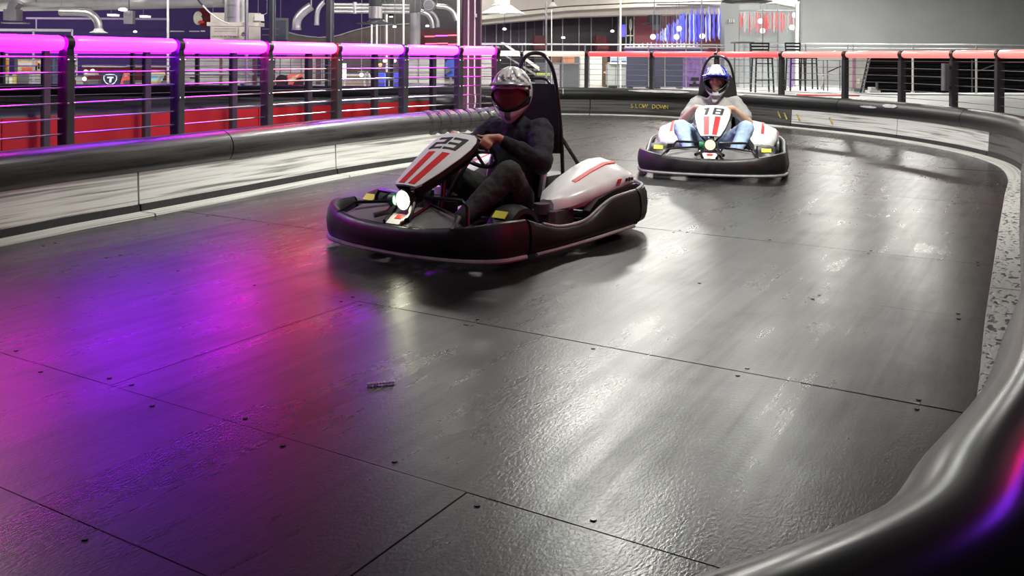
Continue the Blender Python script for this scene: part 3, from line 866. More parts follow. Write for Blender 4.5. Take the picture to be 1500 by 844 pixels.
    e.cyl((-.62, -.1, .32), (-.62, -.1, .40), .07, 16); e.cyl((-.74, .02, .26), (-.74, .26, .26), .045, 14); e.build('engine', M['engine'], K)
    # white side covers with black flank, red flash and mark
    for sg in (1, -1):
        S = lambda x, y, z: Vector((x, y * sg, z))
        secs = []
        for x, yi, yo, zi, zo, zb in ((.06, .40, .50, .275, .262, .22), (-.02, .36, .57, .315, .280, .21), (-.20, .34, .615, .375, .315, .22), (-.40, .335, .635, .435, .350, .24), (-.56, .335, .640, .468, .375, .27), (-.68, .345, .630, .468, .372, .28), (-.75, .38, .60, .43, .36, .30)):
            ym = yi + (yo - yi) * .45; zm = zi - (zi - zo) * .22
            secs.append([S(x, yi, zb), S(x, yi, zi - .01), S(x, yi + .03, zi), S(x, ym, zm), S(x, yo - .02, zo + .012), S(x, yo, zo - .01), S(x, yo + .004, zo - .05), S(x, yo - .02, zb)])
        pod = MB().loft(secs).build('side_cover', M['kart_white'], K)
        MB().loft([[secs[i][3] + S(0, 0, .004), secs[i][3] + S(0, .028, -.004), secs[i][3] + S(0, .028, -.010), secs[i][3] + S(0, 0, -.006)] for i in range(2, 6)]).build('red_flash', M['kart_red'], pod)
        q0 = secs[4][5] + S(.06, .008, -.018)
        MB().prism([(-.05, -.014), (.0, -.014), (.02, .014), (-.03, .014)][::1 if sg < 0 else -1], q0, (-1, 0, 0) if sg > 0 else (1, 0, 0), (0, 0, 1), .004).build('logo_mark', M['kart_red'], pod)
        for k in range(3):
            MB().box((q0.x - .08 - .035 * k, q0.y, q0.z), (.022, .006, .02 if k != 1 else .026)).build('logo_bar', M['ink'], pod)
        fl = MB(); fl.loft([[S(x, .60, .085), S(x, .648, .10), S(x, .650, zt), S(x, .60, zt)] for x, zt in ((-.12, .20), (-.22, .262), (-.45, .30), (-.70, .31), (-.78, .29))]); fl.build('flank_panel', M['kart_black'], K)
        eb = MB(); eb.box(S(.02, .47, .15), (.26, .17, .13), 0, 0, .03); eb.cyl(S(.14, .47, .2), S(.14, .47, .262), .05, 14); eb.build('fuel_box' if sg > 0 else 'battery_box', M['engine'], K)
    return K

LAMP_A = em('kart_lamp_bright', (1., .97, .72), 26)
LAMP_B = em('kart_lamp_cream', (1., .86, .55), 1.6)
P23 = (-.104, 6.006, 4.069); P18 = (2.135, 9.67, 4.443)
make_kart('go-kart number 23 with a lit headlight, nearest the left barrier', '23', P23[:2], P23[2], LAMP_A)
make_kart('go-kart number 18 facing the camera further down the track', '18', P18[:2], P18[2], LAMP_B)

# ------------------------------------------------------------------ drivers
def make_helmet(parent, style, c, yaw):
    H = MB(); na, ne = 72, 48
    R = Matrix.Rotation(yaw, 3, 'Z') @ Matrix.Rotation(math.radians(6), 3, 'Y')
    def pt(az, el, k=1.):
        a, e = math.radians(az), math.radians(el)
        x, y, z = .158 * math.cos(e) * math.cos(a), .138 * math.cos(e) * math.sin(a), .168 * math.sin(e)
        f = max(0, math.cos(a)) ** 2 * max(0, min(1, (-el - 5) / 30))
        x += .040 * f; z -= .050 * f
        if el < -35: z -= .0
        return Vector((x * k, y * k, z * k))
    els = [-62 + 152 * i / ne for i in range(ne + 1)]; azs = [-180 + 360 * j / na for j in range(na)]
    base = {}
    for i, el in enumerate(els):
        for j, az in enumerate(azs): base[i, j] = len(H.v); H.v.append(tuple(Vector(c) + R @ pt(az, el)))
    for i in range(ne):
        el = (els[i] + els[i + 1]) / 2
        for j in range(na):
            az = azs[j] + 180 / na
            lo, hi = -24 + 10 * (abs(az) / 62) ** 2, 17 - 8 * (abs(az) / 62) ** 2
            if abs(az) < 62 and lo < el < hi: continue
            aa = abs(az)
            if style == 'blue':
                if el > 22: m = 0 if (aa < 55 and int((aa + 4) / 13) % 2 == 0) or el > 72 and aa < 90 else 1
                elif el > 5: m = 1 if aa > 60 else 1
                elif el > -12: m = 2
                else: m = 0 if (aa < 75 and (-44 < el < -30 or aa < 14 and el < -24)) else (2 if el > -50 else 0)
            else:
                if el > 48: m = 0 if int((az + 190) / 22) % 3 else 3
                elif el > 18: m = 3 if (aa < 100 and int((az + 185 + el) / 15) % 2) else 0
                elif el > 8 and aa < 80: m = 2
                elif el > -8: m = 0 if aa > 72 else 2
                elif el > -26: m = 2 if aa < 78 else 0
                else: m = 0 if not (aa < 12 and el > -45) else 3
            H.f.append((base[i, j], base[i, (j + 1) % na], base[i + 1, (j + 1) % na], base[i + 1, j])); H.m.append(m)
    he = link('helmet', H.mesh('helmet', True), [M['helmet_white'], M['helmet_blue'], M['helmet_black'], M['helmet_grey']], parent)
    sd = he.modifiers.new('thickness', 'SOLIDIFY'); sd.thickness = .016; sd.offset = -1
    # rim round the face opening
    rim = [pt(62 * math.cos(t), -3.5 + (20.5 if math.sin(t) > 0 else 20.5) * math.sin(t) * (1 - .25 * abs(math.cos(t))), 1.003) for t in [2 * PI * k / 40 for k in range(40)]]
    MB().tube([Vector(c) + R @ q for q in rim], .007, 6, closed=True).build('face_rim', M['helmet_black'], he)
    # peak
    rows = []
    for s_, el, k in ((0, 30, 1.01), (.5, 26, 1.13), (1., 21, 1.30 if style == 'blue' else 1.18)):
        rows.append([Vector(c) + R @ pt(az, el - 5 * (abs(az) / 55) ** 2, k + .02) for az in (-55, -42, -28, -14, 0, 14, 28, 42, 55)])
    pk = MB(); pk.loft([r + [q - Vector((0, 0, .008)) for q in reversed(r)] for r in rows])
    pko = pk.build('peak', M['helmet_blue'] if style == 'blue' else M['helmet_grey'], he)
    if style == 'blue':
        for az in (-30, -10, 10, 30):
            MB().tube([Vector(c) + R @ pt(az, e_ - 5 * (az / 55) ** 2, k_ + .03) for e_, k_ in ((62, 1.0), (45, 1.0), (30, 1.02), (26, 1.12), (22, 1.24))], [.012, .016, .017, .015, .010], 8).build('vent_rib', M['helmet_white'], he)
        MB().prism([(-.045, .012), (.045, .012), (.025, -.03), (-.025, -.03)], Vector(c) + R @ (pt(0, -38) + Vector((.006, 0, 0))), R @ Vector((0, 1, 0)), R @ Vector((.25, 0, 1)), .01).build('chin_vent', M['helmet_grey'], he)
    else:
        for az in (-34, 0, 34):
            MB().tube([Vector(c) + R @ pt(az, e_, k_) for e_, k_ in ((80, 1.0), (60, 1.01), (40, 1.01))], [.008, .018, .008], 8).build('vent_rib', M['helmet_white'], he)
        vr = []
        for el in (-24, -12, 0, 14): vr.append([Vector(c) + R @ pt(az, el, .955) for az in (-64, -48, -32, -16, 0, 16, 32, 48, 64)])
        MB().loft([r + [q + (Vector(c) - q) * .02 for q in reversed(r)] for r in vr]).build('red_lit_face', M['red_lit_face'], he)  # added sheet filling the open port, coloured as the red-lit face
        MB().tube([Vector(c) + R @ pt(az, 16 - 6 * (az / 62) ** 2, 1.012) for az in (-60, -40, -20, 0, 20, 40, 60)], .009, 6).build('brow_band', M['helmet_white'], he)
    return he

def make_driver(label, pose, skin, top, legs, style, yaw, long_sleeve, shoe):
    D = thing('person', label, 'person', (pose[0], pose[1], 0), pose[2])
    hc = Vector((-.175, 0, .918))
    R = Matrix.Rotation(yaw, 3, 'Z')
    body = MB(); shirt = MB(); pants = MB(); shoes = {}
    # trunk, neck and head
    chain(body, [((-.17, 0, .235), .125), ((-.21, 0, .36), .125), ((-.245, 0, .52), .135), ((-.235, 0, .63), .11), ((-.205, 0, .72), .058), ((-.185, 0, .80), .058)])
    body.ball(hc + Vector((-.005, 0, .01)), .100, 20, (1.05, .80, 1.18))
    body.ball(hc + R @ Vector((.055, 0, -.07)), .05, 12, (1, .95, .9))
    chain(body, [(hc + R @ Vector((.098, 0, .02)), .010), (hc + R @ Vector((.118, 0, -.022)), .016)], 8)
    for s in (1, -1): body.ball(hc + R @ Vector((.075, .036 * s, -.015)), .03, 10); body.ball(hc + R @ Vector((0, .082 * s, -.01)), .02, 8, (1, .5, 1.4))
    chain(shirt, [((-.17, 0, .235), .160), ((-.205, 0, .36), .165), ((-.235, 0, .52), .165), ((-.235, 0, .645), .13), ((-.21, 0, .725), .078)])
    wc = Vector((.215, 0, .555)); wn = Vector((-.72, 0, .69)).normalized(); wu = Vector((.69, 0, .72)).normalized()
    for s in (1, -1):
        sh = Vector((-.235, .195 * s, .655)); el = Vector((-.03, .345 * s, .475))
        ang = math.radians(32)
        er = Vector((0, s * math.cos(ang), 0)) + wu * math.sin(ang); tg = Vector((0, -s * math.sin(ang), 0)) + wu * math.cos(ang)
        P = wc + er * .15
        wr = P + wn * .070 - tg * .045 + er * .035
        chain(body, [((-.24, .10 * s, .60), .09), (sh, .070), (sh.lerp(el, .5), .055), (el, .046), (el.lerp(wr, .35), .046), (wr, .029)])
        # palm, four fingers closed round the rim, thumb along the near side
        kn = P + wn * .034 + er * .020
        chain(body, [(wr, .027), (P + wn * .045 + er * .012 - tg * .005, .027)], 10)
        body.ball(P + wn * .040 + er * .006, .03, 10, (1, 1, 1))
        for i, ln in enumerate((.92, 1., .95, .8)):
            o = tg * (-.030 + .020 * i)
            chain(body, [(kn + o, .0105), (P + o + er * .034 * ln - wn * .002, .0095), (P + o + er * .020 * ln - wn * .030, .009), (P + o - er * .010 - wn * .028, .008)], 8)
        chain(body, [(P + wn * .045 - er * .006 + tg * .015, .013), (P + wn * .033 - er * .018 + tg * .042, .0105), (P + wn * .022 - er * .012 + tg * .066, .009)], 8)
        # sleeve
        if long_sleeve: chain(shirt, [((-.235, .09 * s, .61), .125), (sh, .095), (sh.lerp(el, .5), .080), (el, .070), (el.lerp(wr, .4), .058), (el.lerp(wr, .86), .042)])
        else: chain(shirt, [((-.235, .09 * s, .61), .122), (sh, .096), (sh.lerp(el, .4), .085), (sh.lerp(el, .66), .080)])
        # leg
        hip = Vector((-.12, .095 * s, .215)); kn_ = Vector((.285, .325 * s, .445)); an = Vector((.60, .195 * s, .175))
        chain(body, [(hip, .095), (hip.lerp(kn_, .5), .075), (kn_, .058), (kn_.lerp(an, .35), .056), (an, .038), (an + Vector((.03, 0, -.05)), .035), (an + Vector((.11, -.01 * s, .03)), .03)])
        chain(pants, [((-.17, 0, .215), .148), (hip, .118), (hip.lerp(kn_, .5), .096), (kn_, .082), (kn_.lerp(an, .3), .078), (kn_.lerp(an, .7), .066), (kn_.lerp(an, .95), .06)])
        m = MB(); chain(m, [(an + Vector((0, 0, -.02)), .050), (an + Vector((.02, 0, -.06)), .046), (an + Vector((.07, -.005 * s, -.015)), .046), (an + Vector((.125, -.01 * s, .035)), .042)]); shoes[s] = m
    def folds(o, size, st):
        tx = bpy.data.textures.new('cloth_folds', 'CLOUDS'); tx.noise_scale = size; tx.noise_depth = 2
        m = o.modifiers.new('folds', 'DISPLACE'); m.texture = tx; m.strength = st; m.mid_level = .5; m.texture_coords = 'LOCAL'
    remesh(body, 'body', skin, D, .0065, 3)
    sh_o = remesh(shirt, 'shirt' if not long_sleeve else 'sweatshirt', top, D, .009, 8)
    folds(sh_o, .10, .034); folds(remesh(pants, 'trousers', legs, D, .009, 8), .09, .024)
    for s in (1, -1): remesh(shoes[s], 'shoe', shoe, D, .008, 3)
    for s in (1, -1):
        e = MB().ball(hc + R @ Vector((.094, .034 * s, .004)), .013, 12).build('eye', M['eye'], D)
        MB().ball(hc + R @ Vector((.104, .034 * s, .004)), .006, 8).build('iris', M['ink'], e)
    make_helmet(D, style, hc + Vector((0, 0, .004)), yaw)
    return D, sh_o

d23, sh23 = make_driver('driver of kart 23 in a dark navy sweatshirt and white helmet, hands on the wheel', P23, M['skin_b'], M['jacket'], M['trousers'], 'white', math.radians(26), True, M['helmet_grey'])
for k, (mm, dz) in enumerate((('helmet_blue', .012), ('helmet_white', 0.), ('red', -.012))):
    MB().box((-.096, .075, .545 + dz), (.012, .075, .011), math.radians(-18)).build('chest_badge', M[mm], sh23)
d18, sh18 = make_driver('driver of kart 18 in a grey t-shirt, light blue jeans and blue and white helmet', P18, M['skin'], M['tee'], M['jeans'], 'blue', 0., False, M['white'])

# ------------------------------------------------------------------ the hall behind the track
class Thing:
    """a thing whose base stands at depth Y; parts are given in photograph points at that depth"""
    def __init__(s, name, label, cat, px, py, Y, group=None):
        s.Y = Y; s.o = at(px, py, Y); s.root = thing(name, label, cat, tuple(s.o), 0., group)
    def P(s, x, y, dy=0.):
        p = at(x, y, s.Y) - s.o; p.y += dy; return p
    def box(s, name, mat, x0, y0, x1, y1, d=.1, dy=0., parent=None, bev=.0):
        a = s.P(x0, y1, dy); b = s.P(x1, y0, dy); c = (a + b) / 2
        return MB().box(((a.x + b.x) / 2, c.y + d / 2, (a.z + b.z) / 2), (abs(b.x - a.x), d, abs(b.z - a.z)), 0, 0, bev).build(name, mat, parent or s.root, False)
    def poly(s, name, mat, pts, d=.1, dy=0., parent=None):
        q = [s.P(x, y, dy) for x, y in pts]
        ar = sum(q[i].x * q[(i + 1) % len(q)].z - q[(i + 1) % len(q)].x * q[i].z for i in range(len(q)))
        if ar < 0: q.reverse()
        return MB().prism([(v.x, v.z) for v in q], (0, dy, 0), (1, 0, 0), (0, 0, 1), d).build(name, mat, parent or s.root, False)
    def tube(s, name, mat, pts, r, n=12, parent=None, smooth=True, dys=None):
        q = [s.P(x, y, (dys[i] if dys else 0.)) for i, (x, y) in enumerate(pts)]
        if smooth and len(q) > 2: q = catmull(q, 6)
        rr = r if not isinstance(r, (list, tuple)) else r
        return MB().tube(q, rr, n).build(name, mat, parent or s.root)
    def hang(s, x, y, r=.006, dy=0.):
        p = s.P(x, y, dy); MB().tube([p, Vector((p.x, p.y, 7 - s.o.z))], r, 6).build('hanger', M['duct_dark'], s.root)
    def cone(s, name, mat, prof, x, y, n=24, parent=None):
        """prof: (photo y offset downwards in metres, radius)"""
        p = s.P(x, y); return MB().lathe([(h, r) for h, r in prof], p, (0, 0, -1), n).build(name, mat, parent or s.root)

# walls and facade
def wall_px(name, x0, y0, x1, y1, Y, mat, d=.15, label=None):
    a = at(x0, y1, Y); b = at(x1, y0, Y)
    return structure(MB().box(((a.x + b.x) / 2, Y + d / 2, (a.z + b.z) / 2), (b.x - a.x, d, abs(b.z - a.z))).build(name, mat, None, False), label)
a = at(-120, 0, 33); b = at(560, 0, 33)
wallbox('wall_left', a.x, b.x, 33, 33.2, .4, 5, M['purple_wall'])
a = at(560, 0, 31); b = at(705, 0, 31)
wallbox('wall_middle', a.x, b.x, 31, 31.2, .4, 5, M['window_dark'])
# beige soffit over the windows
t = Thing('soffit', 'beige stepped ceiling soffit above the dark windows', 'soffit', 880, 40, 27.5)
t.poly('lower_band', M['beige'], [(700, -40), (700, 36), (760, 31), (830, 25), (930, 21.5), (1062, 20), (1062, -40)], 1.0)
t.poly('upper_ledge', M['offwhite'], [(700, 24), (830, 11), (930, 6), (1062, 3.5), (1062, 8), (930, 11), (830, 16), (700, 30)], .3, -.28)
t.poly('upper_band', M['beige'], [(700, -40), (700, 22), (830, 9), (930, 4), (1062, 1.5), (1062, -40)], .2, -.19)
# dark window wall with mullions
t = Thing('glazed_wall', 'dark glazed window wall with slim mullions under the beige soffit', 'window', 800, 129, 28.9)
for x0, x1 in ((703, 727), (727, 748), (748, 770), (770, 796), (796, 824), (824, 848), (848, 866), (866, 905)):
    t.box('pane', M['window_dark'], x0 + .8, 18, x1 - .8, 129, .04, .03)
for x in (703, 727, 748, 770, 796, 824, 848, 866, 905): t.box('mullion', M['steel'], x - .7, 16, x + .7, 129, .1)
for x in (711, 737, 760, 783): t.box('inner_mullion', M['duct_dark'], x - .5, 18, x + .5, 70, .04, -.02)
t.box('transom', M['steel'], 703, 64, 905, 65.5, .1, -.02)
wall_px('wall_bar', 929, 19, 1062, 129, 29.2, pm('rose_wall', (.36, .11, .13), .7, var=.15, scale=2))
wall_px('wall_corner', 1060, -40, 1185, 129, 27.6, pm('pale_grey_wall', (.42, .43, .43), .8, var=.05))
wall_px('wall_column', 1061, -40, 1083, 129, 24.2, M['grey_wall'], .5)
for x0, lab in ((781, 'red booth seat seen low through the dark windows, left one'), (872, 'red booth seat seen low through the dark windows, right one')):
    s_ = Thing('booth_seat', lab, 'seat', x0 + 9, 72, 27.8, 'red booth seats')
    s_.box('backrest', M['red_panel'], x0, 52, x0 + 19, 68, .12, .2, bev=.04); s_.box('cushion', M['red_panel'], x0, 63, x0 + 19, 72, .35, -.2, bev=.04); s_.box('plinth', M['dark'], x0 + 1, 72, x0 + 18, 121.2, .3, -.15)

# column with cables standing in the infield
c = thing('column', 'brown square column with pink lit cables behind the left fence', 'column', (-.57, 13.05, 0))
MB().box((0, 0, 3.5), (.27, .27, 7), 0, 0, .02).build('shaft', M['brown_purple'], c)
MB().box((.10, .0, 3.5), (.045, .30, 7)).build('edge_plate', M['dark'], c)
MB().tube([(-.045, -.15, 0.05), (-.045, -.15, 3.0), (-.045, -.15, 7)], .014, 8).build('cable', M['white'], c)
MB().tube(catmull([(.11, -.155, .06), (.03, -.16, .25), (.06, -.16, .55), (.045, -.155, .9), (.045, -.155, 3.), (.045, -.155, 6.8)], 6), .011, 8).build('cable', M['white'], c)
MB().box((.06, -.165, 1.73), (.03, .03, .05)).build('cable_clip', M['white'], c)

# ducts
t = Thing('air_duct', 'big silver air duct running across the top left', 'duct', 150, 16, 23)
pr = [t.P(-60, 1), t.P(100, 0), t.P(330, -5)]
MB().tube([pr[0], pr[1], pr[2]], .27, 24).build('duct_pipe', M['duct'], t.root)
for x in (-20, 60, 140, 220, 300):
    k = (x + 60) / 390; MB().tube([t.P(x, 1 - 6 * k), t.P(x + 2.5, 1 - 6 * k)], .278, 24).build('duct_seam', M['steel'], t.root)
t = Thing('duct_drop', 'small square duct drop at the far top left', 'duct', 20, 30, 22.6)
t.tube('elbow', M['duct_dark'], [(26, 2), (21, 9), (19, 17)], .15, 4); t.box('outlet', M['duct_dark'], 9.5, 14, 28.5, 30, .3, -.15); t.box('flange', M['duct'], 7, 33, 39, 34.5, .34, -.17)
t = Thing('duct_elbow', 'curved silver duct with a flared outlet above the magenta tube', 'duct', 144, 47, 22.5)
t.tube('bend', M['duct'], [(88, 17.5), (118, 18), (132, 20), (141, 28), (144, 36), (144.5, 43)], .095, 16); t.hang(90, 17.5)
t.cone('flare', M['white'], [(0, .10), (.05, .12), (.09, .20), (.10, .22), (.11, .10)], 144.5, 42)
t = Thing('hanging_lantern', 'dark cylinder lamp hanging under the silver duct', 'lamp', 189, 35, 22.5)
t.box('body', M['duct_dark'], 182.5, 16, 196, 35, .22, -.1, bev=.03); t.tube('stem', M['dark'], [(189, 0), (189, 17)], .012, 6)
t = Thing('lamp_disc', 'small bright round lamp beside the hanging cylinder', 'lamp', 180, 16, 22.3)
t.cone('bowl', em('white_lamp', (1, .96, .9), 5), [(0, .05), (.03, .10), (.06, .10), (.075, .05)], 180, 11.5)
t = Thing('vertical_duct', 'wide shiny vertical duct with a square flange above the beige sign', 'duct', 346, 38, 22)
t.tube('pipe', M['duct'], [(346, -20), (346, 33)], .27, 24, smooth=False); t.box('flange', M['offwhite'], 309, 33.5, 384, 38.5, .5, -.3)
for y in (8, 25): t.tube('seam', M['steel'], [(346, y), (346, y + 1)], .277, 24, smooth=False)
for i, (pts, r, lab) in enumerate((([(456, 9), (446, 16), (437, 26), (434.5, 36), (434.5, 41)], .11, 'short silver duct elbow between the two dark mullions, left one'),
                                   ([(474, 3), (467, 12), (464.5, 22), (464, 34)], .06, 'thin silver duct elbow between the two dark mullions, right one'))):
    t = Thing('duct_elbow', lab, 'duct', pts[-1][0], pts[-1][1], 23.2, 'duct elbows')
    t.tube('bend', M['duct'], pts, r, 14); t.cone('rim', M['steel'], [(0, r * 1.12), (.05, r * 1.12)], *pts[-1]); t.hang(pts[0][0], pts[0][1], .02)
for i, y in enumerate((6.5, 11.5, 16.8)):
    t = Thing('conduit_pipe', ('top', 'middle', 'bottom')[i] + ' of three parallel pale pipes near the ceiling', 'pipe', 520, y, 24, 'parallel pipes')
    t.tube('pipe', M['duct'], [(487, y), (600, y + 1)], .045, 12, smooth=False); t.cone('collar', M['steel'], [(-.06, .056), (.06, .056)], 520, y); t.hang(530, y)
t = Thing('round_duct', 'upright grey duct beside the red neon panel', 'duct', 608, 68, 23.5)
t.tube('pipe', M['duct_dark'], [(608, 19), (608, 70)], .14, 20, smooth=False); t.tube('seam_strip', M['duct'], [(613.5, 36), (613.5, 69)], .03, 8, smooth=False); t.tube('cap', M['steel'], [(599, 20.5), (616, 18), (624, 15.5)], .016, 6); t.hang(608, 20)
t = Thing('pipe_bundle', 'bundle of silver pipes bending down behind the round duct', 'pipe', 634, 40, 24)
t.tube('pipe', M['duct'], [(616, 17), (626, 21), (632, 30), (634, 41)], .065, 12); t.tube('pipe', M['duct_dark'], [(622, 13), (634, 20), (640, 30), (641, 40)], .06, 12); t.tube('pipe', M['duct'], [(640, 9), (655, 11), (664, 18), (669, 30)], .065, 12); t.hang(640, 9); t.hang(622, 13); t.hang(616, 17)
t = Thing('duct_end', 'round grey duct end facing the track', 'duct', 628, 16, 22.8)
MB().lathe([(0, .13), (.02, .14), (.5, .14)], t.P(628, 7), (0, 1, 0), 24).build('pipe_end', M['duct_dark'], t.root)
MB().lathe([(-.012, .10), (0, .11)], t.P(628, 7), (0, 1, 0), 24).build('end_plate', M['slate'], t.root)

# pendant lamps
t = Thing('pendant_lamp', 'black pendant lamp with a wide flat shade over the fence', 'lamp', 550, 35, 21.5)
t.cone('body', M['dark'], [(-.2, .155), (.14, .155)], 550, 0); t.cone('mesh_band', M['duct'], [(0, .16), (.28, .16)], 550, 9.5); t.cone('shade', M['dark'], [(0, .17), (.05, .22), (.085, .48), (.095, .48), (.095, .15)], 552, 29)
t = Thing('pendant_lamp', 'large white conical pendant lamp above the track bend', 'lamp', 736, 20, 21)
t.cone('neck', M['white'], [(-.15, .20), (.10, .20), (.125, .22)], 734, 0); wl = t.cone('shade', pm('white_enamel', (.85, .86, .80), .35, var=.03), [(0, .20), (.10, .34), (.17, .49), (.185, .50), (.185, .46), (.12, .20)], 736.5, 8)
t.cone('bulb', em('pendant_bulb', (1, .95, .85), 6), [(0, .05), (.05, .10), (.10, .10), (.13, .05)], 736.5, 11)
t = Thing('pendant_lamp', 'small white pendant lamp left of the tall pole', 'lamp', 810, 9, 25)
t.cone('shade', M['white'], [(0, .03), (.05, .06), (.11, .12), (.12, .12), (.10, .04)], 810, 2.5); t.cone('cap', M['dark'], [(-.06, .02), (.01, .035)], 810, 2.5); t.tube('cord', M['dark'], [(810, -10), (810, 2)], .008, 6, smooth=False)
t = Thing('pendant_lamp', 'small black cone lamp beside the pale pipes', 'lamp', 573, 24, 24.5)
t.cone('shade', M['dark'], [(0, .015), (.09, .05), (.17, .10), (.18, .10), (.16, .02)], 573, 14); t.cone('bulb', em('small_bulb', (1, .95, .9), 8), [(0, .03), (.03, .05), (.045, .02)], 573, 23); t.tube('cord', M['dark'], [(573, -10), (573, 14)], .008, 6, smooth=False)
for i, (x, y, Y, lab) in enumerate(((198, 46.5, 30, 'tiny ceiling spot in front of the purple wall'), (578, 39, 28, 'tiny ceiling spot right of the black pendant'), (626, 38, 28.5, 'tiny ceiling spot beside the pipe bundle'),
                                    (739, 42.5, 27, 'tiny ceiling spot in the dark windows, left one'), (825, 55, 27, 'tiny ceiling spot in the dark windows, middle one'), (897, 45.5, 27, 'tiny ceiling spot in the dark windows, right one'))):
    t = Thing('ceiling_spot', lab, 'lamp', x, y, Y, 'tiny ceiling spots')
    t.cone('lens', em('spot_lens', (1, .97, .95), 7), [(0, .03), (.02, .055), (.05, .055), (.06, .03)], x, y - 1.5); t.tube('stem', M['dark'], [(x, y - 22), (x, y - 1.5)], .008, 6, smooth=False)
for x, y, w_, lab in ((163, 22, 6, 'flat ceiling light panel left of the hanging cylinder'), (210, 24, 5.5, 'flat ceiling light panel right of the hanging cylinder')):
    t = Thing('ceiling_light', lab, 'lamp', x, y, 29, 'flat light panels')
    t.box('diffuser', em('panel_light', (.9, .85, 1), 2.2), x - w_, y - 1.4, x + w_, y + 1.4, .3); t.box('frame', M['steel'], x - w_ - 1, y - 2.0, x + w_ + 1, y - 1.4, .34); t.hang(x, y - 2)

# poles
for x, y0, y1, Y, r, mat, lab in ((246, -10, 129, 22.0, .028, 'white', 'white pole right of the hanging cylinder lamp'), (361, -10, 129, 21.6, .045, 'steel', 'steel pole in front of the beige sign'),
        (544.5, 36, 129, 22.5, .022, 'white', 'first of two close white poles under the black pendant'), (552, 36, 129, 22.5, .024, 'white', 'second of two close white poles under the black pendant'), (566.5, 21, 129, 23.5, .026, 'white', 'white pole right of the black pendant'),
        (591, -10, 129, 22, .024, 'white', 'slim pale pole at the fifth fence post'), (671.5, -10, 129, 21.8, .034, 'white', 'pale pole just left of the brown column'), (700, -10, 129, 22.4, .03, 'steel', 'steel pole just right of the brown column'),
        (800, -10, 129, 21.5, .022, 'steel', 'slim steel pole right of the white pendant'), (808, 14, 129, 24, .014, 'white', 'thin white rod under the small white pendant'), (909, -10, 129, 21.5, .022, 'white', 'slim white pole left of the navy panels'), (1027.5, -10, 129, 21.5, .016, 'steel', 'slim steel pole above the blue helmet')):
    t = Thing('pole', lab, 'pole', x, y1, Y)
    t.tube('shaft', M[mat], [(x, y0), (x, y1)], r, 10, smooth=False); t.cone('foot_plate', M['steel'], [(-.02, r * 2.2), (0, r * 2.2)], x, y1)
for x, w_, lab in ((398, 4.5, 'dark upright mullion left of the duct elbows'), (482.5, 5.5, 'dark upright mullion right of the duct elbows')):
    t = Thing('mullion_post', lab, 'post', x, 129, 21.3)
    t.box('shaft', M['dark'], x - w_, -20, x + w_, 129, .1); t.box('face_strip', M['slate'], x + w_ * .15, -20, x + w_ * .95, 129, .02, -.02); t.box('edge_strip', M['steel'], x + w_, -20, x + w_ + 1, 129, .04)

# purple wall frames and rails
t = Thing('wall_frame', 'thin lilac frame outlined on the purple wall', 'frame', 150, 62, 31)
lil = pm('lilac_trim', (.30, .22, .36), .5, var=.1)
t.box('rail', lil, 38, 26.5, 246, 28, .05); t.box('stile', lil, 52, 28, 54, 42, .05); t.box('stile', lil, 245, 27, 248, 60, .05)
t = Thing('guard_rail', 'white square guard rail above the leftmost magenta tube', 'railing', 50, 129, 21)
t.box('top_rail', M['white'], -60, 42.6, 105, 45.3, .05); t.box('upright', M['white'], 47, 45, 49.6, 129, .04); t.box('upright', M['white'], 103.6, 43, 106, 129, .04); t.box('upright', M['white'], -20, 45, -17.5, 129, .04)
t = Thing('wall_rail', 'pale rail segments low on the purple wall', 'rail', 260, 46, 31.5)
t.box('segment', M['steel'], 249, 45, 270, 46.6, .05); t.box('segment', M['steel'], 277, 45, 292, 46.6, .05); t.box('segment', M['white'], 294, 44.6, 300, 46.4, .05)
# sign
t = Thing('sign_board', 'beige sign board with small lettering under the vertical duct', 'sign', 345, 62, 22.6)
t.box('board', M['offwhite'], 308, 19, 381, 62, .06); t.box('lower_sheet', pm('paper_sheet', (.66, .60, .52), .7, var=.05), 311, 39, 349, 60, .02, -.025)
p = t.P(331, 53.6, -.03)
text_obj('lettering', 'LOCATED IN THE BACK', .062, p, (1, 0, 0), (0, 0, 1), M['ink'], t.root)
for y in (41.5, 45.0): t.box('faint_line', pm('faint_print', (.45, .41, .36), .7), 314, y, 346, y + 1.6, .004, -.028)
MB().lathe([(0, .045), (.01, .05), (.02, .045), (.02, .03), (0, .03), (0, .045)], t.P(357, 50, -.03), (0, 1, 0), 20, caps=False).build('ring_mark', M['brown'], t.root); t.hang(312, 19); t.hang(378, 19)
t = Thing('paper_card', 'small white card hanging right of the beige sign', 'card', 380, 31, 22.5)
t.poly('card', M['white'], [(373, 20), (386, 21), (387, 31), (372.5, 30)], .02); t.tube('string', M['white'], [(386, 22), (391, 19)], .006, 6); t.hang(391, 19)
t = Thing('cable', 'black and white cable looping down past the vertical duct', 'cable', 330, 36, 21.4)
t.tube('upper_length', M['dark'], [(287, -6), (291, 1), (297, 8)], .022, 8); t.tube('lower_length', M['white'], [(297, 8), (308, 19), (322, 29), (336, 35)], .018, 8)
t = Thing('wall_ornament', 'round red and white wall ornament left of the beige sign', 'ornament', 297, 39, 29.5)
t.cone('backing', M['red_panel'], [(0, .1), (.28, .3), (.5, .2), (.62, .05)], 299, 12); MB().ball(t.P(294, 27, -.25), .2, 14, (.75, .4, 1.1)).build('pale_relief', M['offwhite'], t.root); MB().ball(t.P(299, 33, -.3), .09, 10, (1.2, .5, .6)).build('red_spot', M['red'], t.root)
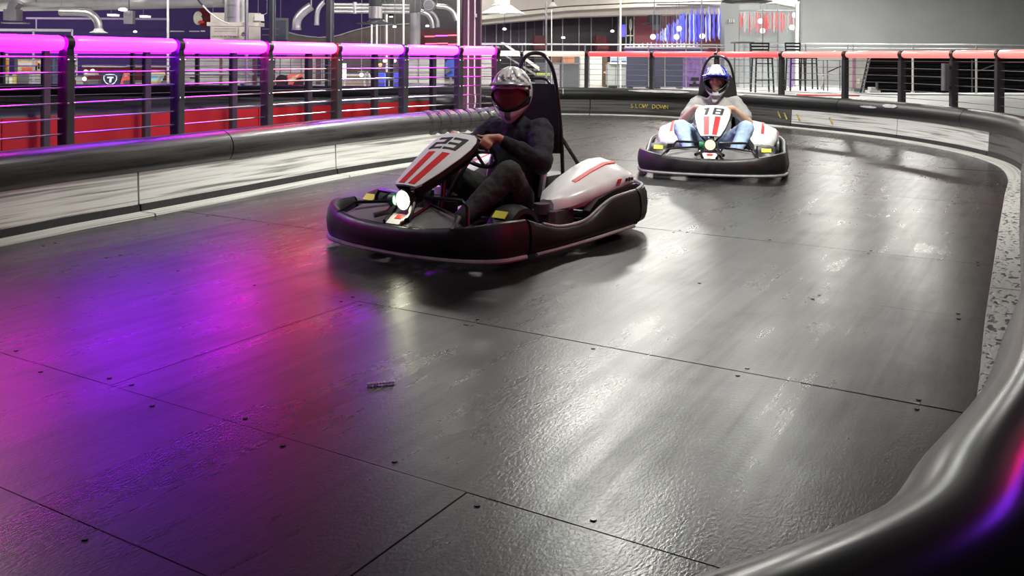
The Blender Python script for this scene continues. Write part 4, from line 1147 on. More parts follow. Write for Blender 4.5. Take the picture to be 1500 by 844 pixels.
# curved counter wall and dark frame
t = Thing('curved_wall', 'brown wall with a sagging curved top behind the pink tube', 'wall', 480, 129, 29)
brw = pm('brown_grey_wall', (.11, .085, .085), .7, var=.2, scale=3)
top = [(420, 46), (435, 50), (450, 52.5), (467, 54), (485, 53.5), (500, 50), (515, 45), (530, 41), (548, 37), (600, 34)]
t.poly('wall_face', brw, [(420, 129)] + top + [(600, 129)], .2)
for i in range(len(top) - 1): t.poly('top_edge', M['duct_dark'], [top[i], top[i + 1], (top[i + 1][0], top[i + 1][1] + 1.6), (top[i][0], top[i][1] + 1.6)], .05, -.05)
for x in (515, 526, 537): t.box('wall_groove', M['brown'], x - .4, 50, x + .4, 66, .02, -.02)
t = Thing('picture_frame', 'dark square framed panel beside the left mullion', 'frame', 412, 58, 26)
t.box('panel', M['navy'], 403, 30, 420, 58, .05); t.box('frame_top', M['slate'], 401, 26.5, 422.5, 30, .08, -.03); t.box('frame_side', M['slate'], 419, 30, 422.5, 58, .08, -.03)
for y in (42.5, 51): t.tube('bracket_arm', M['steel'], [(384, y), (409, y)], .012, 6, smooth=False)
t.hang(411, 27)
# red neon panel
t = Thing('neon_panel', 'dark red panel with two glowing pink strips left of the brown column', 'panel', 645, 70, 30.92)
t.box('panel', M['red_panel'], 616, 44, 676, 70, .06)
n1 = em('neon_violet', (.62, .08, 1), 3.2); n2 = em('neon_pink', (1, .12, .22), 2.6)
for x0, x1, y, m_ in ((622, 637, 53.4, n2), (637.5, 656, 52.4, n1), (656.5, 669, 51.8, n2), (623, 640, 64.2, n2), (640.5, 656, 63.8, n2), (656.5, 670, 65, n2), (591, 600, 57.2, n1)):
    t.tube('neon_strip', m_, [(x0, y), (x1, y - .2)], .022, 8, smooth=False)
# white handrail in front of the windows
t = Thing('handrail', 'thin steel handrail crossing in front of the dark windows', 'railing', 800, 129, 22.3)
t.tube('rail', M['steel'], [(690, 65), (1062, 65.5)], .018, 8, smooth=False)
for x in (721, 765, 824, 857, 905, 950, 1005, 1050): t.tube('upright', M['steel'], [(x, 65), (x, 129)], .016, 8, smooth=False)
t.tube('low_rail', M['steel'], [(915, 69), (1062, 69.5)], .014, 8, smooth=False)
# stair
t = Thing('staircase', 'white staircase stringers slanting down behind the driver in the white helmet', 'stairs', 770, 129, 24.5)
t.poly('stringer', M['white'], [(733, 62), (738, 62), (790, 98), (790, 104)], .08); t.poly('stringer', M['white'], [(733, 78), (736, 78), (786, 108), (786, 112)], .08, .6)
for i in range(5): t.box('tread', M['duct_dark'], 742 + i * 10, 74 + i * 7, 752 + i * 10, 75.5 + i * 7, .6, .05)
t.box('stair_panel', M['slate'], 785, 92, 812, 129, .05, .7); t.box('yellow_bar', pm('lime_bar', (.5, .6, .12), .5), 786, 107, 806, 110.5, .05); t.tube('post', M['white'], [(800, 93), (800, 116)], .02, 8, smooth=False)
# service counters and boards behind the far fence
t = Thing('display_cabinet', 'slate grey cabinet with a steel side right of the staircase', 'cabinet', 832, 129, 22.6)
t.box('body', M['slate'], 820, 94, 848, 128.5, .5); t.box('side_panel', M['steel'], 810, 93, 820, 128.5, .5); t.box('top_rim', M['duct_dark'], 812, 92.4, 850, 94.2, .52, -.01); t.box('seam', M['dark'], 820, 95, 821, 128, .01, -.012)
t = Thing('menu_shelf', 'brown shelf of goods above the slate cabinet', 'shelf', 832, 93, 23.4)
t.box('back', M['brown'], 808, 82, 848, 93, .1); t.box('goods_box', pm('orange_box', (.5, .22, .12), .6), 823, 83, 841, 92.5, .12, -.13); t.box('goods_box', M['slate'], 841, 84, 848, 92.5, .12, -.13); t.box('leg', M['dark'], 809, 93, 811, 127.5, .05); t.box('leg', M['dark'], 845, 93, 847, 127.5, .05)
for x0, x1, lab in ((849.5, 857, 'narrow white pillar left of the far fence post'), (864, 882, 'wide white pillar right of the far fence post')):
    t = Thing('pillar', lab, 'pillar', (x0 + x1) / 2, 129, 23.6); t.box('shaft', M['white'], x0, 80, x1, 127, .35); t.box('plinth', M['offwhite'], x0 - .7, 126.5, x1 + .7, 129, .4, -.02)
t = Thing('door_post', 'brown door post beside the wide white pillar', 'post', 886, 129, 24); t.box('post', M['brown'], 882.5, 82, 889.5, 127, .2); t.box('latch', M['cream'], 884, 104.5, 889, 107.5, .03, -.035); t.box('sill', M['dark'], 882, 127, 890, 129, .22, -.01)
t = Thing('kiosk', 'pale grey service kiosk under two small screens', 'kiosk', 903, 129, 23)
gk = pm('pale_kiosk', (.42, .44, .42), .5, var=.08)
t.box('body', gk, 890, 93.5, 917, 125, .5); t.box('counter', M['white'], 893, 91.5, 918, 94, .56, -.05); t.box('base', M['dark'], 894, 125, 912, 128, .45); t.box('door_seam', M['slate'], 901.5, 95, 902.3, 125, .01, -.012)
scr = em('blue_screen', (.55, .72, 1), 1.3)
for x0, x1, lab in ((895, 907, 'pale blue screen on the kiosk, left one'), (909, 918, 'pale blue screen on the kiosk, right one')):
    t = Thing('screen', lab, 'screen', (x0 + x1) / 2, 92, 22.95, 'kiosk screens'); t.box('bezel', M['white'], x0 - 1, 81.5, x1 + .5, 91.5, .04); t.box('display', scr, x0, 82.5, x1 - .6, 89, .01, -.012); t.box('stripe', M['blue'], x0, 89, x1 - .6, 90.3, .01, -.012)
for x0, x1, lab in ((918, 955.5, 'navy partition panel left of the slim post'), (958, 1000.5, 'navy partition panel right of the slim post')):
    t = Thing('partition_panel', lab, 'partition', (x0 + x1) / 2, 129, 22.4, 'navy partition panels'); t.box('board', M['navy'], x0, 82, x1, 127.5, .05, bev=.01); t.box('top_rail', M['slate'], x0, 81, x1, 82.5, .07, -.01); t.box('foot', M['dark'], x0 + 2, 127.3, x0 + 8, 129.5, .4, -.15); t.box('foot', M['dark'], x1 - 8, 127.3, x1 - 2, 129.5, .4, -.15)
t = Thing('partition_post', 'slim pale post between the two navy partition panels', 'post', 974, 129, 22.1); t.tube('post', M['steel'], [(974, 82), (974, 128)], .014, 8, smooth=False); t.cone('foot', M['steel'], [(0, .03), (.02, .06)], 974, 127.5)
t = Thing('low_wall', 'white low wall behind the blue helmet', 'wall', 1030, 129, 25); t.box('wall_face', M['white'], 1000, 83, 1062, 129, .2); t.box('cap', M['offwhite'], 999, 81, 1063, 83.2, .26, -.03); t.box('notice', pm('grey_notice', (.55, .57, .55), .6), 1003, 96, 1014, 108, .02, -.025); t.box('notice', M['white'], 1015, 98, 1027, 109, .02, -.025)
t = Thing('payment_terminal', 'small black terminal on the floor by the white low wall', 'terminal', 1018, 128, 23.2); t.box('base', M['ink'], 1011, 123, 1026, 127, .15); t.box('neck', M['ink'], 1016, 119, 1020, 123, .05, .04); t.box('head', M['ink'], 1013, 113.5, 1024, 118.5, .08)
# bar with bottles and hanging glass rods
t = Thing('dark_speaker', 'dark box hung above the left end of the blue glass rods', 'speaker', 962, 36, 26); t.box('body', M['dark'], 951, 22, 970, 36, .4, bev=.04); t.box('bracket', M['dark'], 943, 33.5, 954, 35, .1); t.box('side_box', M['slate'], 958, 36, 966, 44, .3); t.hang(960, 22, .015, .2)
t = Thing('door_frame', 'white framed doorway with a blue lit strip', 'door', 920, 72, 28.65)
for x in (907, 917, 928.5): t.box('stile', M['white'], x - .8, 21, x + .8, 129, .08)
t.box('lit_strip', em('blue_strip', (.08, .06, 1), 1.6), 911, 36, 916, 54, .04); t.box('cross_rail', M['white'], 917, 51.5, 929, 53, .06); t.poly('hanging_coat', M['offwhite'], [(922, 29), (925, 27), (926, 40), (924, 46), (925, 60), (922.5, 62), (923, 46), (921.5, 40)], .06, -.02)
t = Thing('bar_counter', 'bar counter with violet lit front behind the coral tube', 'counter', 975, 129, 24)
t.box('front', pm('violet_lit_counter', (.18, .10, .30), .5, var=.4, scale=10), 916, 71, 1035, 129, .5); t.box('top', M['steel'], 914, 69.6, 1037, 71.4, .6, -.05)  # violet bar light put into the front's colour
vb = [em('violet_bottle', (.42, .18, 1), 1.1), em('lilac_bottle', (.75, .5, 1), 1.1), em('pink_bottle', (1, .35, .75), .9), pm('clear_bottle', (.75, .75, .85), .15, var=.1)]  # the bar's violet light put into the bottles as their own glow
rb_ = random.Random(3)
for i in range(18):
    x = 918 + i * 6.2; h = rb_.uniform(.06, .13)
    t = Thing('bottle', 'small bottle in the row standing on the violet bar counter', 'bottle', x, 69.6, 24, 'bottles on the bar counter'); t.root.location.y += rb_.uniform(.02, .3); t.root.location.z = at(975, 69.6, 24).z
    m_ = vb[rb_.randrange(4)]
    MB().lathe([(0, .03), (h * .6, .03), (h * .75, .012), (h, .012)], (0, 0, 0), (0, 0, 1), 10).build('glass_body', m_, t.root); MB().lathe([(h, .015), (h + .015, .015)], (0, 0, 0), (0, 0, 1), 8).build('cap', M['white'], t.root)
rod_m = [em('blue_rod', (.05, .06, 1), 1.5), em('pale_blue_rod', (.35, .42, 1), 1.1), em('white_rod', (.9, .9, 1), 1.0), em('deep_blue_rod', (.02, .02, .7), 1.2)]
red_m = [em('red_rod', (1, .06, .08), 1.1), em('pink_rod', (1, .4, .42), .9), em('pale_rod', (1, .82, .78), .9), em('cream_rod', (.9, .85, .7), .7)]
def rods(label, xs, tops, bots, Y, mats, seed, weights):
    r_ = random.Random(seed); t = Thing('glass_rod_chandelier', label, 'chandelier', sum(xs) / len(xs), max(bots), Y)
    t.box('ceiling_bar', M['steel'], min(xs) - 1, min(tops) - 3, max(xs) + 1, min(tops) - 1.5, .3, -.1); t.hang(sum(xs) / len(xs), min(tops) - 2)
    for x, a_, b_ in zip(xs, tops, bots):
        x += r_.uniform(-.5, .5); dy = r_.uniform(-.3, .3); w0 = r_.uniform(.55, 1.2)
        k = 7; pts = [(x + r_.uniform(-.55, .55), a_ + (b_ - a_) * q / k) for q in range(k + 1)]
        m_ = r_.choices(mats, weights)[0]
        t.tube('glass_rod', m_, pts, [.012] + [.022 * w0 * r_.uniform(.7, 1.25) for _ in range(k - 1)] + [.006], 6, smooth=False, dys=[dy] * (k + 1))
        if a_ > min(tops) + 2: t.tube('hanger', M['steel'], [(x, min(tops) - 2), (x, a_)], .004, 4, smooth=False, dys=[dy] * 2)
    return t
r_ = random.Random(11); xs = [963 + i * 1.62 for i in range(58)]
tops = [max(20, 50 - (x - 962) * .75) + r_.uniform(-2, 3) - (10 if (x > 1014 and i % 3 == 0) else 0) for i, x in enumerate(xs)]
bots = [min(63, 60 + (x - 962) * .2) - max(0, (x - 1020) * .18) + r_.uniform(-3, 2) for x in xs]
rods('chandelier of blue glass rods above the bar', xs, tops, bots, 25.2, rod_m, 5, (5, 3, 2, 3))
xs = [1083 + i * 2.0 for i in range(41)]
tops = [19 + r_.uniform(-1.5, 1.5) for x in xs]; bots = [(46 if i % 3 else 51) + r_.uniform(-5, 1) for i, x in enumerate(xs)]
t = rods('chandelier of red and white glass rods behind the corner window', xs, tops, bots, 26.3, red_m, 6, (4, 4, 3, 1))
for x, y, Y, lab in ((956.5, 54, 25, 'white globe lamp at the left end of the blue rods'), (994.5, 42, 24.8, 'white globe lamp high among the blue rods'), (991, 54, 24.7, 'white globe lamp low among the blue rods'), (1028.5, 53, 24.8, 'white globe lamp at the right of the blue rods'),
                     (1114, 31, 26, 'white globe lamp among the red rods, upper one'), (1117, 45, 25.7, 'white globe lamp among the red rods, lower one'), (1164, 22, 26, 'white globe lamp at the corner window edge, upper one'), (1160, 40, 25.7, 'white globe lamp at the corner window edge, lower one')):
    t = Thing('globe_lamp', lab, 'lamp', x, y + 4.5, Y, 'white globe lamps')
    MB().ball(t.P(x, y), .075, 14).build('globe', em('globe_glow', (1, .95, .80), 2.6), t.root); t.tube('cord', M['steel'], [(x, 14), (x, y - 4)], .006, 6, smooth=False); t.hang(x, 14)
# corner window
t = Thing('corner_window', 'glazed corner window with pale frame right of the grey column', 'window', 1127, 129, 24.6)
for x in (1083, 1118, 1140, 1168): t.box('stile', M['steel'] if x < 1160 else M['white'], x - (.5 if x < 1160 else 2.5), 4, x + (.5 if x < 1160 else 2.5), 129, .08)
for x0, x1 in ((1083.5, 1117.5), (1118.5, 1139.5), (1140.5, 1165.5)): t.box('glass_pane', M['glass'], x0, 4, x1, 129, .012, .03)
t.box('head_rail', M['white'], 1083, 2.5, 1171, 4.5, .1); t.poly('lintel', M['offwhite'], [(1120, -10), (1171, -10), (1171, 11), (1150, 6), (1120, 2)], .4, .2)
t = Thing('ceiling_canopy', 'dark round ceiling canopy above the grey column', 'canopy', 1094, 4, 22.5); t.cone('disc', M['ink'], [(-.1, .35), (0, .60), (.03, .61), (.05, .50)], 1094, 1); t.cone('ring', M['steel'], [(0, .3), (.02, .3)], 1094, 4)
t = Thing('vent_slots', 'three small vent slots in the grey column', 'vent', 1072, 33, 24.175)
for x in (1069, 1072, 1075): t.box('slot', M['white'], x - .5, 28, x + .5, 33, .03)
# bar stools
def stool(label, x, Y, half, ybot=135., back=True):
    t = Thing('bar_stool', label, 'stool', x, ybot, Y, 'black bar stools'); f = M['ink']
    h = half
    t.box('seat', f, x - h, 82.5, x + h, 86, .38, -.19, bev=.03)
    for sx in (-1, 1):
        for dy in (-.19, .19): t.tube('leg', f, [(x + sx * h * .85, 85), (x + sx * h * 1.0, ybot)], .018, 6, smooth=False, dys=[dy * .85, dy])
    for y in (93, 117): t.tube('foot_rail', f, [(x - h * .95, y), (x + h * .95, y)], .012, 6, smooth=False, dys=[-.18, -.18])
    if back:
        for sx in (-1, 1): t.tube('back_post', f, [(x + sx * h * .9, 84), (x + sx * h * 1.0, 62.5)], .016, 6, smooth=False, dys=[.18, .2])
        for y in (63.5, 68, 73): t.box('back_slat', f, x - h, y - 1.3, x + h, y + 1.0, .025, .19)
    return t
stool('black bar stool facing the track left of the thick fence post', 1116.5, 20.0, 13.5)
stool('black bar stool with its back against the corner window frame', 1165, 20.9, 11, 133)
stool('slim black bar stool right of the purple strip', 1185, 22.2, 9, 131, False)
t = Thing('high_table', 'grey high table frame left of the bar stools', 'table', 1088, 133, 21.5)
t.box('table_top', M['slate'], 1074, 61.5, 1101, 63.5, .5, -.25)
for x in (1076, 1099): t.tube('leg', M['slate'], [(x, 63), (x, 133)], .018, 8, smooth=False)
t.tube('foot_bar', M['slate'], [(1076, 122), (1099, 122)], .014, 8, smooth=False)
t = Thing('light_strip', 'purple light strip standing behind the bar stools', 'lamp', 1159, 131, 23); t.box('glow', em('purple_strip', (.45, .16, .75), .9), 1156, 84, 1162, 128, .05); t.box('foot', M['white'], 1154, 128, 1164, 131, .15, -.05)
t = Thing('steel_chair', 'pale steel wire chair beside the white display board', 'chair', 1218, 133, 21)
for x in (1206, 1212, 1230): t.tube('leg', M['duct_dark'], [(x, 88), (x + .5, 133)], .014, 6, smooth=False)
t.tube('arm', M['dark'], [(1212, 106), (1232, 97)], .014, 6, smooth=False); t.box('seat', M['white'], 1204, 108, 1226, 110, .4, -.1); t.box('back', M['white'], 1206, 88, 1225, 90, .03, .2); t.tube('stand', M['white'], [(1206, 112), (1204, 126), (1203, 131)], .02, 8)
t = Thing('display_board', 'white display board with a pink strip left of the black slats', 'board', 1256, 134, 20.9)
t.poly('board', M['white'], [(1242, 84), (1272, 84), (1263, 134), (1242, 134)], .06); t.box('pink_strip', pm('pink_strip', (.55, .30, .42), .5), 1248, 84, 1252.5, 132, .02, -.03); t.box('box', M['offwhite'], 1254, 115, 1263, 123, .2, -.22); t.box('base', M['steel'], 1246, 130, 1262, 134.5, .3, -.2)
t = Thing('slatted_ramp', 'black slatted sloping panel behind the right fence', 'panel', 1400, 136, 20.2)
t.poly('backing', M['ink'], [(1262, 136), (1274, 82), (1640, 82), (1640, 136)], .05, .06)
bs = pm('black_slat', (.008, .008, .009), .8, var=.3, spec=.15)
for i in range(9):
    y = 83 + i * 5.9; x0 = 1274 - 12 * (y - 82) / 54
    t.poly('slat', bs, [(x0, y), (1640, y), (1640, y + 4.2), (x0 - 1, y + 4.2)], .05, -.0 - .02 * (i % 2))
t.poly('edge_trim', M['steel'], [(1262, 136), (1274, 82), (1275.5, 82), (1263.5, 136)], .08, -.04)
t = Thing('floor_lamp_base', 'white stepped base with a short rod before the black slats', 'base', 1282, 136.5, 19.9); t.box('foot', M['white'], 1274, 132.5, 1290, 136, .3); t.box('step', M['white'], 1277, 128, 1286, 132.5, .2, .03); t.tube('rod', M['slate'], [(1284.5, 121), (1284.5, 130)], .03, 8, smooth=False)
t = Thing('guard_rail', 'slim steel guard rail in front of the grey wall', 'railing', 1300, 134, 23.5)
for y, r in ((64.5, .022), (70.5, .014)): t.tube('rail', M['steel'], [(1084, y - 1), (1560, y + 1.5)], r, 8, smooth=False)
for x in (1090, 1180, 1242, 1250, 1337, 1430, 1520): t.tube('upright', M['steel'], [(x, 64), (x, 134)], .018, 8, smooth=False)
t = Thing('wire_post', 'pale thin post in front of the black slats, left one', 'post', 1337, 136, 19.6, 'pale thin posts'); t.tube('post', M['white'], [(1337, 82), (1337, 136)], .022, 8, smooth=False); t.cone('foot', M['white'], [(0, .03), (.03, .045)], 1337, 134)
t = Thing('wire_post', 'pale thin post in front of the black slats, right one', 'post', 1430, 137, 19.6, 'pale thin posts'); t.tube('post', M['white'], [(1430, 82), (1430, 137)], .022, 8, smooth=False); t.tube('stay', M['slate'], [(1430, 105), (1460, 94)], .012, 6, smooth=False); t.tube('second_post', M['slate'], [(1424, 88), (1424, 136)], .014, 8, smooth=False)
t = Thing('loudspeaker', 'slim grey loudspeaker box beside the right fence post', 'speaker', 1387, 134, 12.63); t.box('cabinet', pm('grey_cabinet', (.16, .16, .165), .6), 1383, 93, 1391, 133, .1, bev=.01); t.box('bracket', M['ink'], 1390, 97, 1396, 100, .05, .02); t.box('bracket', M['ink'], 1390, 126, 1396, 129, .05, .02); t.box('grille', M['slate'], 1384, 95, 1390, 131, .008, -.009)
p = at(1180, 141, 18.9); q = at(1250, 140, 18.9)
mt = MB().box((0, 0, 0), (1.15, .5, .02), 0, 0, .03).build('floor_mat', M['red']); mt.location = ((p.x + q.x) / 2, 19.0, .412); tag(mt, 'red floor mat on the pale deck behind the far bend', 'mat')

# games hall on the left
t = Thing('shutter_wall', 'pale slatted roller shutter seen between the left fence posts', 'shutter', 320, 129, 23.6)
for i in range(9):
    y = 84 + i * 5.0
    for x0, x1 in ((268, 322), (325, 372)): t.box('slat', M['shutter'], x0, y, x1, y + 4.4, .04, .012 * (i % 2))
t.box('guide', M['steel'], 266.5, 82, 269, 129, .08, -.02); t.box('guide', M['brown'], 321.5, 82, 325.5, 129, .08, -.02); t.box('guide', M['brown_purple'], 370, 82, 376, 129, .08, -.02); t.box('cross_rail', M['white'], 268, 107, 372, 109, .05, -.03); t.box('handle', M['ink'], 279, 113, 288, 115, .03, -.04)
t = Thing('control_box', 'small white box on the shutter near the steel pole', 'box', 347, 128, 23.2); t.box('case', M['white'], 343.5, 118, 350, 128, .12, bev=.01); t.box('button', M['red_panel'], 346, 120.5, 348, 122.5, .02, -.02)
t = Thing('bin', 'small dark blue bin beside the white control box', 'bin', 356, 129, 23.1); t.poly('body', M['navy'], [(352, 123.5), (361, 123.5), (360, 129), (353, 129)], .15); t.box('rim', M['blue'], 351.5, 122.5, 361.5, 124, .17, -.01)
t = Thing('grey_shutter', 'grey roller shutter under the lilac tube', 'shutter', 620, 129, 23.8)
for i in range(7): t.box('slat', M['shutter'], 597, 84 + i * 5.4, 651, 88.8 + i * 5.4, .04, .012 * (i % 2))
t.box('guide', M['dark'], 612.5, 84, 613.5, 122, .02, -.03); t.box('shelf', M['steel'], 596, 122, 650, 124, .2, -.15)
t = Thing('lounge_chair', 'blue padded chair beside the sixth fence post', 'chair', 662, 126, 22.8)
t.poly('shell', M['blue'], [(652, 92), (655, 88), (667, 87), (668, 112), (655, 112), (652, 108)], .3); t.poly('cushion', M['slate'], [(653, 96), (663, 103), (653, 108)], .05, -.06); t.tube('stem', M['steel'], [(660, 112), (660, 124)], .03, 8, smooth=False); t.box('foot', M['dark'], 650, 123, 668, 125.5, .4)
t = Thing('wall_board', 'grey wall boards right of the brown column', 'board', 713, 129, 23.5)
for i in range(4): t.box('board', M['shutter'], 700, 83 + i * 11, 727, 93.4 + i * 11, .04, .01 * (i % 2))
# arcade cabinets
t = Thing('poster_stand', 'orange and white poster stand at the far left edge', 'poster', 5, 130, 23)
t.box('board', M['cream'], -8, 84, 12, 131, .05); t.box('orange_field', pm('orange_print', (.75, .25, .02), .6, var=.5, scale=8), -7, 87, 11, 107, .01, -.012); t.box('header', M['white'], -7, 79, 12, 84, .02, -.02); t.box('figure', M['white'], 3, 113, 11, 130, .01, -.014); t.box('figure', M['brown'], -6, 106, 4, 122, .01, -.013); t.box('red_field', M['red'], -7, 122, 2, 130, .01, -.012)
t = Thing('prize_cabinet', 'game cabinet with a red and white banner at the far left', 'cabinet', 48, 130, 22.7)
t.box('body', M['slate'], 21, 86, 71, 130, .6); t.box('banner', M['cream'], 27, 87.5, 69.5, 106.5, .02, -.03); t.box('banner_label', M['white'], 29, 92, 52, 97.5, .01, -.042); t.box('banner_label', pm('coral_print', (.75, .18, .10), .6), 33, 99, 50, 103.5, .01, -.042)
for i in range(4): t.box('banner_bar', M['ink'], 53 + i * 3.7, 91 + (i % 3) * 1.5, 55.5 + i * 3.7, 103 - (i % 2) * 2, .01, -.042)
MB().lathe([(0, .05), (.01, .06)], t.P(52.5, 94, -.045), (0, 1, 0), 16).build('banner_dot', pm('pink_print', (.85, .35, .35), .6), t.root)
t.box('grey_shelf', M['duct_dark'], 27, 108, 44, 125, .05, -.04); t.box('white_case', M['shutter'], 44, 108, 71, 125, .06, -.05); t.box('case_band', pm('tan_band', (.5, .32, .24), .6), 60, 110, 70, 114.5, .01, -.055); t.box('case_line', M['slate'], 44, 116, 71, 117, .01, -.055)
for i in range(8): t.box('marquee_bulb', em('marquee', (1, .9, 1), 1.4), 27.5 + i * 5.4, 126.2, 31.7 + i * 5.4, 129.6, .03, -.05)
t.box('yellow_post', pm('yellow_print', (.8, .68, .22), .5), 20.5, 107, 25.5, 130, .1, -.08)
t = Thing('locker', 'slate blue locker right of the banner cabinet', 'locker', 76, 130, 22.9); t.box('body', pm('slate_blue', (.12, .14, .22), .5, var=.15), 72.4, 86, 80, 130, .5); t.box('door_seam', M['ink'], 75.5, 88, 76.1, 128, .01, -.012); t.box('vent', M['ink'], 73, 92, 75, 94, .01, -.012)
t = Thing('photo_strip_stand', 'narrow pink and white photo strip stand right of the first post', 'stand', 109, 130, 23); t.box('board', M['offwhite'], 105.5, 79, 112.5, 130, .05)
for i in range(4): t.box('photo', (M['brown'], M['slate'], M['window_dark'], M['red_panel'])[i], 106.5, 84 + i * 11, 111.5, 91 + i * 11, .01, -.012)
t = Thing('red_back_wall', 'dark red low wall with a white top rail behind the game machines', 'wall', 185, 130, 25); t.box('wall_face', M['red_panel'], 121, 97, 252, 130, .1); t.box('top_rail', M['white'], 121, 96, 185, 98, .16, -.04); t.box('top_rail', M['white'], 186, 96, 250, 98, .16, -.04); t.box('grey_base', M['duct_dark'], 190, 118, 252, 130, .06, -.07)
t = Thing('toy_machine', 'white toy machine with round bulbs left of the shield screen', 'machine', 131, 130, 23.4)
t.box('base', M['duct_dark'], 122, 117, 144, 130, .4); t.poly('figure_shelf', M['offwhite'], [(121, 104), (127, 103), (128, 107), (137, 103), (140, 110), (123, 112)], .2)
for x, y in ((125, 115.5), (127, 105), (137, 104)): MB().ball(t.P(x, y, -.05), .055, 10).build('bulb', em('toy_bulb', (1, .97, .85), 2.0), t.root)
t = Thing('shield_screen', 'navy sign with a white shield outline and a T shaped mark', 'sign', 162, 129, 23)
t.box('panel', M['navy'], 148, 107, 175, 129, .15)
sh_ = [(152.5, 112), (156, 109.5), (162, 109), (168, 109.5), (171.5, 112), (171, 117), (168.5, 121), (165, 123.5), (162, 124), (159, 123.5), (155.5, 121), (153, 117)]
ws = em('white_sign', (.8, .9, 1), 1.4)
for i in range(len(sh_)): t.tube('shield_outline', ws, [sh_[i], sh_[(i + 1) % len(sh_)]], .011, 6, smooth=False, dys=[-.02, -.02])
t.box('mark_bar', ws, 157.5, 112, 166.5, 114.6, .01, -.02); t.poly('mark_stem', ws, [(161, 115.2), (164, 115.2), (163.2, 121), (160.5, 121), (160.5, 118)], .01, -.02)
t = Thing('ride_machine', 'bright red A shaped ride machine right of the shield sign', 'machine', 183, 129, 22.75)
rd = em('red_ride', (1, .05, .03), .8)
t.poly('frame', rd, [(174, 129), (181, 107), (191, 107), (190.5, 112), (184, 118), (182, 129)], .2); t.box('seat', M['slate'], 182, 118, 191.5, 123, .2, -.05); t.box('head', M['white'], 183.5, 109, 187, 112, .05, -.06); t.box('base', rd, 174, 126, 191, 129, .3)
t = Thing('rainbow_machine', 'rainbow coloured game machine shaped like a seven', 'machine', 227, 130, 22.8)
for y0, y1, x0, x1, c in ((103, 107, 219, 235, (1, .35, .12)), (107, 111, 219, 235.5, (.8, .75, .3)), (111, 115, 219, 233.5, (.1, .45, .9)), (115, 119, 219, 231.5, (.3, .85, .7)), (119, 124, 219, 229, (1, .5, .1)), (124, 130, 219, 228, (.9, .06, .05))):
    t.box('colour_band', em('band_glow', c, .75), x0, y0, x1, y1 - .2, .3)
t.poly('side_fin', M['offwhite'], [(231, 113), (235, 111), (230, 122), (229, 119)], .2, -.02)
t = Thing('grey_wall_panel', 'grey panelled wall behind the motorbike ride', 'wall', 440, 130, 24.4)
for i in range(6): t.box('panel', M['shutter'], 395 + i * 15.5, 84, 409.5 + i * 15.5, 130, .06, .01 * (i % 2))
t.box('dark_post', M['brown_purple'], 463.5, 84, 470.5, 130, .1, -.1); t.box('dark_post', M['slate'], 477, 84, 482, 130, .1, -.1)
t = Thing('motorbike_ride', 'red and black motorbike arcade ride between the pink tube posts', 'ride', 425, 128, 23)
for x in (413, 436):
    MB().lathe([(-.05, .06), (-.06, .14), (0, .165), (.06, .14), (.05, .06)], t.P(x, 119, 0), (0, 1, 0), 18).build('wheel', M['ink'], t.root)
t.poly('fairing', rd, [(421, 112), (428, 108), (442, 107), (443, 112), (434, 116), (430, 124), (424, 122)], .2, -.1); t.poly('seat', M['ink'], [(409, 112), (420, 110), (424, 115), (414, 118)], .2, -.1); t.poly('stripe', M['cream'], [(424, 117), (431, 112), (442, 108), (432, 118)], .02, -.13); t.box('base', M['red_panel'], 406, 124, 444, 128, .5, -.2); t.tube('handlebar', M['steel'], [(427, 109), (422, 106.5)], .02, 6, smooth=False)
t = Thing('tube_lamp', 'upright white tube lamp in the middle of the games hall', 'lamp', 504.5, 118, 22.6); t.tube('tube', em('tube_white', (1, .97, .97), 3.0), [(504.5, 93), (504.5, 115)], .045, 12, smooth=False); t.cone('socket', M['white'], [(0, .05), (.05, .05)], 504.5, 115); t.box('stand', M['white'], 503.5, 117, 505.5, 129, .03); t.box('red_backing', M['red'], 497.5, 101, 501.5, 117, .05, .05)
t = Thing('sofa_counter', 'pale rounded counter at the right of the tube lamp', 'counter', 522, 130, 23.3); t.box('front', pm('tan_counter', (.42, .33, .27), .5, var=.1), 499, 111, 538, 130, .5); t.box('top', M['offwhite'], 497, 109, 536, 111.5, .6, -.05)
pp = [(535, 129), (534, 117), (536, 108), (540, 108), (542.5, 117), (542.5, 129)]
t.tube('round_end', M['white'], pp, .03, 8)
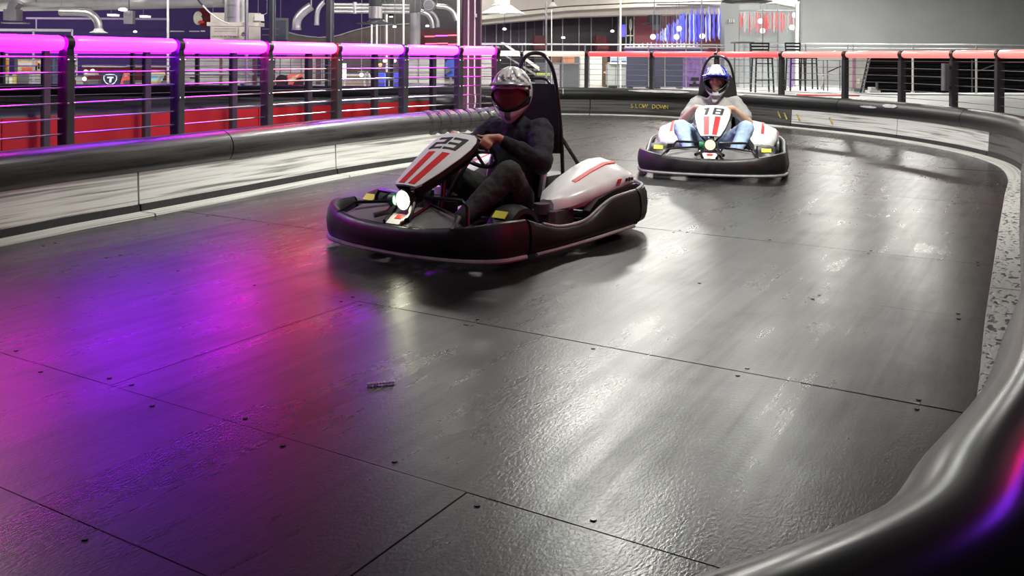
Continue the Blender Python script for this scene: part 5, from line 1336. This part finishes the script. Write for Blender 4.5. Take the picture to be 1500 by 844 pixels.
t = Thing('bubble_lamp', 'small white drop lamp over the pale counter', 'lamp', 529.5, 112, 22.7); MB().ball(t.P(529.5, 109.5), .05, 12, (1, 1, 1.2)).build('drop', em('drop_glow', (1, .97, .95), 2.5), t.root); t.tube('cord', M['white'], [(529.5, 84), (529.5, 107)], .008, 6, smooth=False); t.cone('shade', M['offwhite'], [(0, .02), (.02, .10), (.03, .1)], 529.5, 104); t.hang(529.5, 84)
be = em('blue_edge', (.06, .12, 1), 2.4); bf = em('blue_glow', (.01, .03, .9), .9)
for x0, x1, lab in ((553.5, 564.5, 'glowing blue arcade machine, left of the pair'), (572, 586, 'glowing blue arcade machine, right of the pair')):
    t = Thing('arcade_machine', lab, 'arcade machine', (x0 + x1) / 2, 130, 22.6, 'glowing blue arcade machines')
    t.box('cabinet', M['navy'], x0 - .5, 106, x1 + .5, 130, .5); t.box('screen', bf, x0, 108, x1, 127, .02, -.025)
    for (a0, b0, a1, b1) in ((x0, 107.6, x1, 107.6), (x1, 107.6, x1, 127), (x0, 127, x1, 127), (x0, 107.6, x0, 127)): t.tube('lit_edge', be, [(a0, b0), (a1, b1)], .012, 6, smooth=False, dys=[-.04, -.04])
    t.box('control_panel', M['slate'], x0, 120, x1, 122.5, .1, -.12)
for x, y, c, lab in ((557, 95, (1, .45, .15), 'small orange bulb sign above the blue machines, left one'), (563.5, 89, (1, .6, .7), 'tiny pink bulb above the blue machines, middle one'), (578, 89, (1, .5, .8), 'tiny pink bulb above the blue machines, right one')):
    t = Thing('bulb_sign', lab, 'lamp', x, y + 3, 23, 'bulbs above the blue machines'); MB().ball(t.P(x, y), .05, 10).build('bulb', em('bulb_glow', c, 2.2), t.root); t.cone('socket', M['dark'], [(-.09, .02), (-.04, .03)], x, y); t.hang(x, y - 4)

# loose plastic strip on the track
p = at(558, 560.5, 2); p = Vector((at(558, 560.5, 1).x, 0, 0))
k = (CAM_H - .008) / (CAM_H - at(558, 560.5, 1.).z); c = at(558, 560.5, k)
t = thing('plastic_strip', 'short clear beaded plastic strip lying on the track floor', 'strip', (c.x, c.y, 0))
for i in range(9): MB().ball(((i - 4) * .0105, (i - 4) * .003, .006), .0055, 8).build('bead', M['kart_white'], t)
MB().tube([(-.046, -.012, .004), (.046, .012, .004)], .002, 6).build('thread', M['kart_white'], t)
